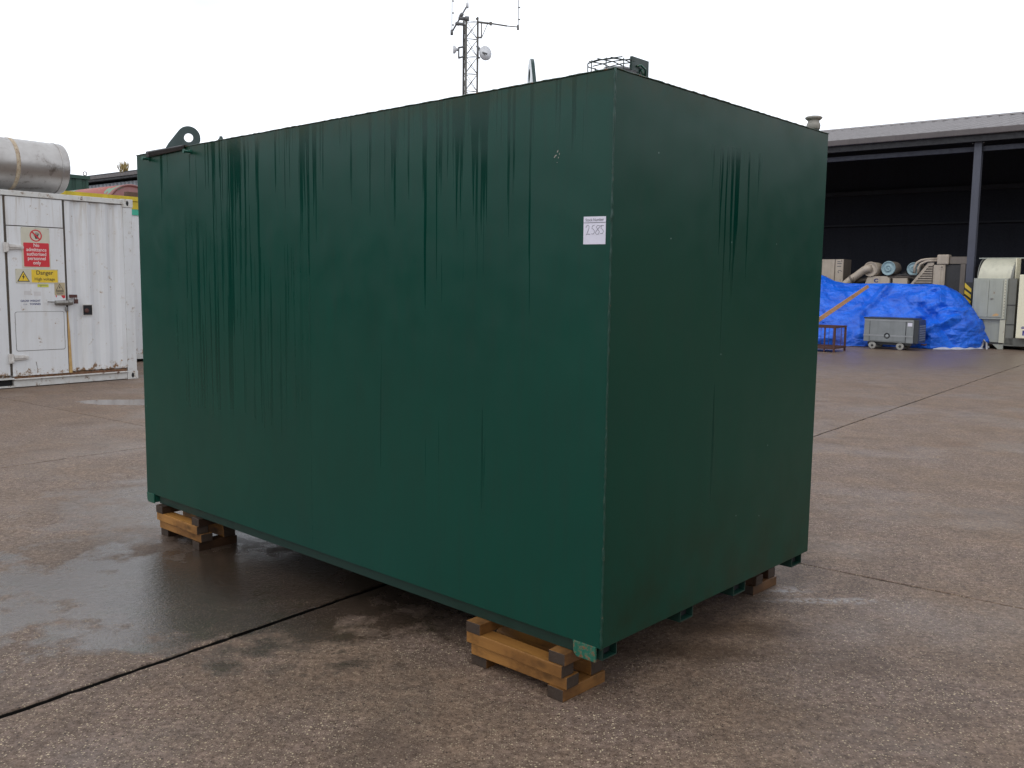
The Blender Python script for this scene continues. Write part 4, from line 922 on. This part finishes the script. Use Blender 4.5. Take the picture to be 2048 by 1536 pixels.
for k in range(2):
    part('coolant_pipe', MB().tube([(-7.52 + .11 * k, GA + 0.0, 2.05), (-7.52 + .11 * k, GA, 2.25 - .03 * k), (-7.46 + .11 * k, GA, 2.37 - .04 * k), (-7.34 + .11 * k, GA, 2.44 - .05 * k), (-7.2 + .06 * k, GA, 2.465 - .05 * k), (-6.89, GA + .02, 2.48 - .06 * k)], 0.036, 10), 'beige', gen)
# beige control cabinet left of it
cab = thing('control_cabinet', 'tall sand beige electrical cabinet behind the tarpaulin, nearest the green tank', 'cabinet', YARD, (-10.1, 29.5, 0))
part('cabinet_body', MB().box(-10.75, -9.80, 29.52, 30.25, 0, 2.50), 'beige_dark', cab, bevel=0.008)
part('cabinet_door', MB().box(-10.48, -10.085, 29.495, 29.519, 0.1, 2.49), 'beige', cab, bevel=0.006)
d2 = part('cabinet_door', MB().box(-10.055, -9.805, 29.495, 29.519, 0.1, 2.49), 'beige', cab, bevel=0.006)
m_ = MB()
for z_, w_ in ((2.42, .1), (2.36, .14), (2.27, .13)): m_.box(-10.0, -10.0 + w_, 29.4935, 29.4945, z_ - .012, z_ + .012)
m_.add([(p_[0], 29.494, p_[1]) for p_ in [(-9.91 + rr_ * math.cos(2 * math.pi * i / 20), 2.10 + rr_ * 0.8 * math.sin(2 * math.pi * i / 20)) for rr_ in (0.065, 0.042) for i in range(20)]], [(i, (i + 1) % 20, 20 + (i + 1) % 20, 20 + i) for i in range(14)])
part('faint_print', m_, 'ink', d2, fix=False)
part('screw', MB().lathe((-9.86, 29.494, 2.44), [(0.02, 0), (0, 0.01)], axis=(0, -1, 0), n=8), 'black', d2)

# --- cream generator enclosure right of the column
CA = 27.3
en = thing('cream_enclosure', 'pale cream steel enclosure with curved hood and double cabinet doors right of the hazard-striped column', 'enclosure', YARD, (-5.1, CA, 0))
eb = part('cabinet_body', MB().box(-5.535, -4.70, CA + 0.0, CA + 0.75, 0.80, 1.895), 'cream_grey', en, bevel=0.01)
for x0, x1 in ((-5.49, -5.150), (-5.140, -4.815)): part('cabinet_door', MB().box(x0, x1, CA - 0.018, CA - 0.001, 0.86, 1.845), 'cream_grey', en, bevel=0.004)
part('door_handle', MB().box(-5.10, -5.03, CA - 0.045, CA - 0.02, 1.35, 1.37).box(-5.08, -5.06, CA - 0.03, CA - 0.019, 1.32, 1.36), 'zinc', en)
strip = part('hole_strip', MB().box(-4.785, -4.735, CA - 0.012, CA - 0.001, 0.82, 1.87), 'cream', en)
for k in range(13): part('bolt_hole', MB().lathe((-4.755, CA - 0.0125, 0.90 + k * 0.077), [(0.011, 0), (0.010, 0.002), (0, 0.0022)], axis=(0, -1, 0), n=8), 'black', strip)
part('orange_scuff', MB().prism([(-5.03, 0.885), (-4.90, 0.89), (-4.86, 0.93), (-4.93, 0.965), (-5.0, 0.93)], (0, CA - 0.0185, 0), (1, 0, 0), Zv, (0, -1, 0), 0.001), plain('peach_scuff', (0.55, 0.34, 0.16), 0.6), en)
part('side_wall', MB().box(-4.695, -4.50, CA + 0.05, CA + 2.4, 0.13, 1.895), 'cream_side', en)
for z_ in (1.19, 0.67): part('side_seam', MB().box(-4.698, -4.49, CA + 0.04, CA + 0.049, z_ - 0.012, z_ + 0.012), 'engine_dark', en)
m_ = MB()
def hood(u_, v_):
    a = R(90) * v_
    return (-5.45 + 0.79 * u_ + 0.075 * (v_), CA + 0.05 + 0.75 * (1 - math.cos(a)), 1.896 + 0.545 * math.sin(a))
m_.grid(hood, 2, 18); part('curved_hood', m_, 'cream', en, fix=False)
m_ = MB(); pts = [(CA + 0.05 + 0.75 * (1 - math.cos(R(90) * k / 12)), 1.896 + 0.545 * math.sin(R(90) * k / 12)) for k in range(13)] + [(CA + 0.95, 2.441), (CA + 0.95, 1.896)]
m_.prism(pts, (-4.655, 0, 0), (0, 1, 0), Zv, (1, 0, 0), 0.06); part('hood_cheek', m_, 'cream_side', en)
m_ = MB(); m_.prism(pts, (-5.47, 0, 0), (0, 1, 0), Zv, (1, 0, 0), 0.019); part('hood_cheek', m_, 'cream_side', en)
part('hood_edge', MB().box(-5.60, -4.0, CA + 0.80, CA + 2.4, 2.442, 2.47), 'cream_grey', en)
part('hood_edge', MB().box(-4.585, -4.56, CA + 0.2, CA + 0.8, 1.90, 2.44), 'cream_panel', en)
part('lower_panel', MB().box(-5.36, -4.84, CA + 0.10, CA + 2.3, 0.18, 0.798), 'cream_grey', en)
part('corner_post', MB().box(-4.838, -4.705, CA + 0.02, CA + 0.13, 0.17, 0.797), 'cream', en, bevel=0.006)
part('base_rail', MB().box(-5.42, -4.69, CA + 0.06, CA + 2.3, 0.125, 0.168), 'engine_dark', en)
m_ = MB().prism([(-4.98, 0.13), (-4.72, 0.13), (-4.72, 0.0), (-4.84, 0.0)], (0, CA + 0.02, 0), (1, 0, 0), Zv, (0, 1, 0), 0.10); part('foot', m_, 'cream_grey', en)
m_ = MB().prism([(-5.40, 0.13), (-5.22, 0.13), (-5.30, 0.0), (-5.40, 0.0)], (0, CA + 0.3, 0), (1, 0, 0), Zv, (0, 1, 0), 0.10); part('foot', m_, 'cream_side', en)
part('foot', MB().box(-4.66, -4.55, CA + 1.0, CA + 1.2, 0, 0.125), 'cream_side', en)

# --- ivory canopy at the right edge
pn = thing('ivory_canopy', 'ivory generator canopy with purple blue lettering, cut by the right edge of the photo', 'generator', YARD, (-3.0, 27.0, 0))
part('canopy_side', MB().box(-4.39, -1.0, 27.0, 28.1, 0.33, 1.995), 'cream_panel', pn, bevel=0.02)
part('base_frame', MB().box(-4.75, -0.9, 27.35, 28.2, 0.10, 0.315), 'cream_side', pn)
m_ = MB().text('N', 0.16, (-4.17, 26.999, 0.42), (1, 0, 0), Zv, (0, -1, 0), 0.001, bold=0.012).box(-4.27, -4.02, 26.996, 26.999, 0.59, 0.62).box(-4.25, -4.05, 26.996, 26.999, 0.63, 0.645).box(-4.17, -4.10, 26.996, 26.999, 0.83, 0.93)
part('lettering', m_, plain('purple_blue_print', (0.05, 0.04, 0.22), 0.5), pn, fix=False)
for x_ in (-4.2, -1.3): part('foot', MB().box(x_, x_ + 0.15, 27.5, 28.0, 0, 0.099), 'engine_dark', pn)

# --- blue tarpaulin
basep = [(-13.5, 25.1), (-10.5, 25.15), (-8.9, 25.2), (-8.2, 25.1), (-7.6, 25.45), (-6.9, 25.75), (-6.5, 25.75), (-6.15, 25.72), (-5.76, 26.1), (-5.42, 26.5), (-5.22, 27.0), (-5.14, 27.5), (-5.45, 27.95)]
topp = [(-13.5, 26.9, 2.15), (-10.5, 26.9, 2.1), (-9.6, 26.9, 1.965), (-9.27, 26.95, 1.80), (-8.9, 27.0, 1.725), (-8.2, 27.0, 1.725), (-7.57, 27.0, 1.735), (-6.95, 27.0, 1.72), (-6.5, 27.0, 1.73), (-6.28, 27.0, 1.70), (-6.2, 27.05, 1.69), (-6.1, 27.3, 1.62), (-6.05, 27.8, 1.55)]
def pl(L_, u_):
    k = u_ * (len(L_) - 1); i = min(int(k), len(L_) - 2); f_ = k - i; f_ = f_ * f_ * (3 - 2 * f_) * 0.5 + f_ * 0.5
    return Vector(L_[i]) * (1 - f_) + Vector(L_[i + 1]) * f_
def ridged(p, f_): return 1 - 2 * abs(noise.noise(Vector((p[0] * f_, p[1] * f_, p[2] * f_))))
creases = [((-7.62, 1.73), (-7.98, 0.95), 0.10, 0.16), ((-6.95, 1.30), (-6.42, 1.62), 0.05, 0.10), ((-6.30, 1.68), (-6.15, 1.15), 0.07, 0.12), ((-6.62, 0.62), (-6.15, 1.02), -0.12, 0.20),
           ((-6.15, 1.02), (-5.65, 0.98), 0.08, 0.10), ((-6.45, 0.42), (-5.80, 0.78), 0.15, 0.17), ((-6.75, 0.25), (-6.35, 0.30), -0.08, 0.12), ((-9.5, 1.6), (-8.8, 0.7), 0.06, 0.2), ((-8.2, 1.3), (-7.9, 0.3), 0.06, 0.15), ((-6.0, 0.55), (-5.7, 0.15), -0.10, 0.15), ((-6.60, 1.1), (-6.05, 0.72), -0.10, 0.14)]
def tarp(u_, v_):
    # u from -13.5 round to the shed, v 0 ground .. 0.85 top edge .. 1 lying back
    us = 0.5 * u_ + 0.5 * (1 - (1 - u_) ** 1.6) if True else u_
    B_ = pl([Vector((*p, 0)) for p in basep], us); T_ = pl(topp, us)
    if v_ <= 0.85:
        w_ = v_ / 0.85; gg = w_ ** 2.2
        p = Vector((B_.x + (T_.x - B_.x) * gg, B_.y + (T_.y - B_.y) * (w_ ** 1.5), 0.012 + (T_.z - 0.012) * w_))
    else:
        w_ = (v_ - 0.85) / 0.15; p = Vector((T_.x - 0.15 * w_ * (us > 0.8), T_.y + 0.9 * w_, T_.z - 0.10 * w_ * w_ - 0.03 * w_))
    q = Vector((p.x, p.y * 0.5, p.z * 1.5))
    v1 = noise.voronoi(Vector((p.x * 1.1, p.y * .5, p.z * 1.9)))[0]; v2 = noise.voronoi(Vector((p.x * 2.6 + 3, p.y, p.z * 4.2)))[0]; v3 = noise.voronoi(Vector((p.x * 6 + 1, p.y * 2, p.z * 10)))[0]
    d_ = 0.20 * (v1[1] - v1[0]) + 0.08 * (v2[1] - v2[0]) + 0.018 * (v3[1] - v3[0]) + 0.05 * ridged(q, 0.75) + 0.006 * ridged(q, 12)
    for (x1, z1), (x2, z2), amp, wid in creases:
        dx, dz = x2 - x1, z2 - z1; t_ = max(0, min(1, ((p.x - x1) * dx + (p.z - z1) * dz) / (dx * dx + dz * dz)))
        dd = math.hypot(p.x - x1 - t_ * dx, p.z - z1 - t_ * dz)
        if dd < wid: d_ += 1.7 * amp * (1 - dd / wid)
    edge = min(1, v_ / 0.06) * (1 if v_ < 0.8 else max(0.12, (0.85 - v_) / 0.05 if v_ < 0.85 else 0.12))
    nrm_ = Vector((0.15 + 0.85 * max(0, us - 0.7) / 0.3, -1, 0.25)).normalized()
    p = p + nrm_ * (d_ - 0.05) * edge
    if v_ < 0.02: p.z = 0.010 + 0.01 * abs(math.sin(us * 60))
    return p
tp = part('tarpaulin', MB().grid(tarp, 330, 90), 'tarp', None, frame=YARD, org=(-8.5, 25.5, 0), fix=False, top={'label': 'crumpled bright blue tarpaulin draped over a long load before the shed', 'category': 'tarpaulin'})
m_ = MB()
def hem(u_, v_):
    us = 0.60 + 0.39 * u_; B_ = pl([Vector((*p, 0)) for p in basep], us)
    return (B_.x + 0.07 * v_ * (u_ > .6), B_.y - 0.10 * v_ * (1 + 0.5 * math.sin(us * 90)), 0.055 * (1 - v_) * (0.4 + 0.6 * abs(math.sin(us * 47))) + 0.006)
m_.grid(hem, 90, 3)
def scrap(u_, v_):
    a = R(200) * u_; return (-5.20 + 0.13 * u_ + 0.04 * math.sin(v_ * 7), 27.0 + 0.30 * v_ + 0.05 * math.sin(u_ * 9), 0.02 + 0.24 * math.sin(R(180) * u_) * (1 - 0.6 * v_) + 0.02 * math.sin(u_ * 17 + v_ * 5))
m_.grid(scrap, 14, 10); part('turned_hem', m_, 'tarp_back', tp, fix=False)

# --- grey box generator on wheels
QA = 24.7
gx = thing('wheeled_generator', 'grey enclosed box machine on four small wheels in front of the blue tarpaulin', 'generator', YARD, (-6.95, QA + 0.3, 0))
part('body', MB().prism([(-7.585, 0.20), (-6.34, 0.185), (-6.335, 0.80), (-7.575, 0.81)], (0, QA, 0), (1, 0, 0), Zv, (0, 1, 0), 0.72), 'gen_grey', gx, bevel=0.015)
part('lid', MB().box(-7.60, -6.33, QA - 0.012, QA + 0.74, 0.80, 0.832), 'gen_dark', gx, bevel=0.006)
part('side_door', MB().box(-7.425, -6.535, QA - 0.010, QA - 0.001, 0.225, 0.735), 'gen_grey', gx, bevel=0.004)
part('door_gap', MB().box(-6.533, -6.518, QA - 0.006, QA - 0.0005, 0.20, 0.76).box(-7.438, -7.427, QA - 0.004, QA - 0.0005, 0.22, 0.74), 'gen_dark', gx)
part('stripe', MB().box(-7.575, -6.36, QA - 0.012, QA - 0.0, 0.742, 0.775), 'gen_light', gx)
part('stripe', MB().box(-7.583, -6.34, QA - 0.0145, QA - 0.0105, 0.345, 0.385), 'gen_light', gx)
part('filler_recess', MB().lathe((-6.985, QA - 0.012, 0.365), [(0.075, 0), (0.075, 0.006), (0.062, 0.007), (0.060, 0.003), (0, 0.002)], axis=(0, -1, 0), n=24), 'gen_dark', gx)
part('filler_disc', MB().lathe((-6.98, QA - 0.016, 0.355), [(0.045, 0), (0.04, 0.006), (0, 0.007)], axis=(0, -1, 0), n=20), 'gen_grey', gx)
part('paper_label', MB().box(-6.485, -6.375, QA - 0.0035, QA - 0.001, 0.625, 0.715), 'paper', gx)
m_ = MB().prism([(QA + 0.0, 0.19), (QA + 0.71, 0.19), (QA + 0.71, 0.70), (QA + 0.62, 0.795), (QA + 0.0, 0.795)], (-6.334, 0, 0), (0, 1, 0), Zv, (1, 0, 0), 0.12); part('end_grille', m_, 'gen_dark', gx, bevel=0.01)
for k in range(7): part('louvre', MB().box(-6.213, -6.200, QA + 0.08, QA + 0.62, 0.26 + k * 0.06, 0.29 + k * 0.06), 'gen_grey', gx)
for x_ in (-7.36, -6.66):
    for y_ in (QA + 0.03, QA + 0.62):
        t_ = part('wheel', MB().lathe((x_, y_, 0.098), [(0.07, 0), (0.095, 0.004), (0.098, 0.015), (0.098, 0.045), (0.09, 0.055), (0.05, 0.055)], axis=(0, 1, 0), n=24), 'wheel_rim', gx)
        part('tyre', MB().lathe((x_, y_ + 0.006, 0.098), [(0.0975, 0), (0.0982, 0.01), (0.0982, 0.035), (0.0975, 0.045)], axis=(0, 1, 0), n=24), 'rubber', t_)
        part('hub', MB().lathe((x_, y_ - 0.001, 0.098), [(0.035, 0), (0.03, 0.012), (0.012, 0.014), (0.0, 0.014)], axis=(0, -1, 0), n=16), 'engine_dark', t_)
part('chassis', MB().box(-7.5, -6.4, QA + 0.10, QA + 0.60, 0.12, 0.184), 'gen_dark', gx)
part('tow_eye', MB().tube([(-6.214, QA + 0.3, 0.16), (-6.12, QA + 0.3, 0.15), (-6.08, QA + 0.3, 0.17)], 0.02, 8), 'rusty', gx)

# --- rusty cage crate and leaning planks
cg = thing('rusty_cage', 'small rusty brown steel mesh cage on the wet concrete beside the green tank edge', 'cage', YARD, (-8.2, 22.9, 0))
gx0, gx1, gy0, gy1 = -8.55, -7.62, 22.55, 23.35
for x_ in (gx0, gx1):
    for y_ in (gy0, gy1): part('post', MB().box(x_ - .022, x_ + .022, y_ - .022, y_ + .022, 0.0, 0.645), 'rusty', cg)
for z_ in (0.115, 0.625):
    for y_ in (gy0, gy1): part('rail', MB().box(gx0 + .023, gx1 - .023, y_ - .018, y_ + .018, z_ - .028, z_ + .018), 'rusty', cg)
    for x_ in (gx0, gx1): part('rail', MB().box(x_ - .018, x_ + .018, gy0 + .023, gy1 - .023, z_ - .028, z_ + .018), 'rusty', cg)
for k in range(1, 9):
    x_ = gx0 + (gx1 - gx0) * k / 9; part('bar', MB().box(x_ - .004, x_ + .004, gy1 - .004, gy1 + .004, 0.13, 0.60), 'rusty', cg)
    y_ = gy0 + (gy1 - gy0) * k / 9; part('bar', MB().box(gx1 - .004, gx1 + .004, y_ - .004, y_ + .004, 0.13, 0.60), 'rusty', cg)
part('bar', MB().box(-7.88, -7.845, gy0 - .01, gy0 + .01, 0.0, 0.60), 'rusty', cg)
part('floor_tray', MB().box(gx0 + .03, gx1 - .03, gy0 + .03, gy1 - .03, 0.075, 0.086), 'rusty', cg)
for k, (z_, off, lb) in enumerate(((0.0, 0.0, 'upper pine plank leaning from the rusty cage against the blue tarpaulin'), (-0.085, -0.02, 'lower pine plank, partly under the other one leaning on the tarpaulin'))):
    a_ = Vector((-9.36, 23.72 + off, 0.115 + z_)); b_ = Vector((-7.73, 25.35, 1.645 + z_ * 0.25))
    m_ = MB().obox(a_, b_, 0.04, 0.085 if k == 0 else 0.05)
    o = part('plank', m_, 'plank', None, frame=YARD, org=(-9.0, 23.5, 0), bevel=0.003, top={'label': lb, 'category': 'plank', 'group': 'planks leaning on the tarpaulin'})

# ================================================================ LATTICE MAST
MD = 50.0
def at(px, py, dy=0.0):
    d_ = rt * ((px - 1024) / FPX) - up * ((py - 768) / FPX) + fw
    d_ = d_ * ((MD + dy) / d_.y); return Vector((d_.x, d_.y, d_.z + 1.6))
mast = thing('lattice_mast', 'tall triangular steel lattice radio mast with two dishes rising behind the green tank', 'mast', WORLD, (-2.5, MD, 0))
legs = []
base = []
for px_, dy in ((927.5, 0.45), (932.6, 0.0), (955.6, 0.25)):
    t_ = at(px_ if px_ != 927.5 else 927.5, 42, dy); b_ = Vector((t_.x + (0.0), t_.y, 0)); legs.append((b_, t_))
    # roll of the photo is already in the camera, so the legs are plumb
    part('leg', MB().tube([b_, t_], 0.055, 8), 'galv', mast)
m_ = MB(); zt_ = legs[0][1].z
n_ = 17; step = (zt_ - 0.2) / n_
for k in range(n_):
    z0, z1 = 0.1 + k * step, 0.1 + (k + 1) * step
    for i, j in ((0, 1), (1, 2), (2, 0)):
        A_, B_ = legs[i][0], legs[j][0]
        m_.tube([(A_.x, A_.y, z0), (B_.x, B_.y, z1)], 0.015, 5); m_.tube([(B_.x, B_.y, z0), (A_.x, A_.y, z1)], 0.015, 5)
        m_.tube([(A_.x, A_.y, z1), (B_.x, B_.y, z1)], 0.015, 5)
part('bracing', m_, 'galv', mast, kind='stuff')
m_ = MB(); pz = [(927.6, 60), (926.6, 80), (928, 100), (926.6, 122), (926.4, 150), (926, 175), (926.3, 215)]
m_.tube([at(a_, b_, 0.4) for a_, b_ in pz], 0.032, 6); m_.tube([at(930.2 + 0.4 * math.sin(i), 50 + i * 12, 0.2) for i in range(14)], 0.03, 6)
part('cable_run', m_, 'engine_dark', mast)
# top-left clutter: diagonal boom, brackets
m_ = MB().tube([at(905, 62), at(934, 12)], 0.045, 6).tube([at(917, 36), at(932, 38)], 0.10, 8).tube([at(912, 47), at(929, 49)], 0.085, 8)
m_.tube([at(930, 37), at(938, 38)], 0.13, 10).tube([at(921, 33), at(925, 27)], 0.10, 8).tube([at(914, 50), at(915.5, 45)], 0.12, 8)
part('diagonal_boom', m_, 'dish_dark', mast)
part('antenna_mount', MB().tube([at(934.5, 6), at(934.5, 16)], 0.075, 8), 'dish', mast)
part('whip_antenna', MB().tube([at(934.8, 6), at(935.2, -60)], 0.012, 5), 'dish', mast)
def dipole(px0, ytop, ybot, tick):
    m_ = MB().tube([at(px0 + 0.8, ytop), at(px0, ybot)], 0.020, 6)
    for y_ in tick: m_.tube([at(px0 + .3, y_), at(px0 + 3.4, y_)], 0.028, 6); m_.tube([at(px0 + 3.4, y_ - 1.6), at(px0 + 3.4, y_ + 1.6)], 0.022, 6)
    for y_ in tick[:2]: m_.tube([at(px0 + .1, y_ - 9), at(px0 + .1, y_ - 6)], 0.04, 6)
    return part('dipole_antenna', m_, 'galv', mast)
dipole(903.8, -80, 62, [-46, -22, 2, 26, 50]); dipole(1036.4, -80, 52, [-34, -9, 15, 39])
part('antenna_mount', MB().tube([at(903.6, 60), at(903.6, 70)], 0.075, 8), 'dish_dark', mast)
part('antenna_mount', MB().tube([at(1036, 50), at(1036, 60)], 0.055, 8), 'galv', mast)
m_ = MB().tube([at(955, 44), at(979, 47)], 0.055, 8).tube([at(979, 46.5), at(1014, 52)], 0.04, 8).tube([at(1014, 52), at(1036, 54)], 0.028, 8)
m_.tube([at(963, 46), at(963, 74)], 0.035, 6).tube([at(955, 75), at(964, 75)], 0.05, 6).tube([at(964, 74), at(975, 48)], 0.02, 6)
m_.box(at(979, 50).x, at(984, 50).x, MD - .06, MD + .06, at(980, 50.5).z, at(980, 44).z)
part('side_boom', m_, 'galv', mast)
m_ = MB().tube([at(955.5, 34), at(955.5, 46)], 0.05, 6).tube([at(952, 38.5), at(957, 36)], 0.06, 6); part('top_bracket', m_, 'galv', mast)
# dishes
c_ = at(969, 107, -0.15)
dr = part('dish', MB().lathe(c_, [(0.0, -0.16), (0.12, -0.14), (0.30, -0.06), (0.36, 0.02), (0.37, 0.12), (0.0, 0.20)], axis=(0.55, -0.75, 0.0), n=28), 'dish', mast)
part('dish_bracket', MB().tube([at(953, 92), at(958, 96), at(962, 106)], 0.06, 6).tube([at(954, 114), at(960, 116)], 0.05, 6).tube([at(956, 92), at(956, 117)], 0.05, 6).tube([at(960, 103, -.3), at(974, 108, -.5)], 0.05, 6), 'dish_dark', dr)
c_ = at(908, 99)
dl = part('dish', MB().lathe(c_, [(0.0, -0.06), (0.20, -0.04), (0.225, 0.0), (0.19, 0.06), (0.08, 0.14), (0.07, 0.28), (0.0, 0.30)], axis=(0.97, 0.25, 0.05), n=24), 'dish', mast)
part('dish_bracket', MB().tube([at(913, 100), at(918, 101)], 0.05, 6).tube([at(917.5, 94), at(917.5, 117)], 0.045, 6).tube([at(917, 95.5), at(928, 93.5)], 0.05, 6).tube([at(917, 116), at(928, 113)], 0.05, 6), 'dish_dark', dl)

# ================================================================ REST OF THE YARD (out of frame, seen only in reflections; sheds added and sized for them)
def added_shed(name, label, fr_org, w_, d_, h_, wallm, rz_=0.0):
    s_ = thing(name, label, 'building', YARD, fr_org)
    x, y, _ = fr_org
    part('wall', MB().box(x, x + w_, y, y + d_, 0, h_), wallm, s_)
    m_ = MB().prism([(-0.3, h_ + 0.003), (d_ / 2, h_ + 1.3), (d_ + 0.3, h_ + 0.003)], (x - 0.3, y, 0), (0, 1, 0), Zv, (1, 0, 0), w_ + 0.6)
    part('roof', m_, 'roof', s_)
    return s_
added_shed('added_warehouse', 'dark green clad warehouse added for reflections, unseen to the left, behind the camera', (-44, -44, 0), 14, 44, 6.0, 'dkgreen')
added_shed('added_workshop', 'grey clad workshop added for reflections, unseen to the right', (24, -20, 0), 14, 44, 7.5, 'shed_wall')
k2 = thing('cream_container', 'cream container out of frame to the right of the yard', 'container', YARD, (8, 16, 0))
part('container_shell', MB().box(8.0, 20.0, 15.6, 18.0, 0.12, 2.35), 'cream_panel', k2, bevel=0.02)
for x_ in (8.3, 13.8, 19.5): part('support_block', MB().box(x_, x_ + 0.3, 15.7, 17.9, 0, 0.12), 'void', k2)

for o in sc.objects:
    if '_org' in o: del o['_org']
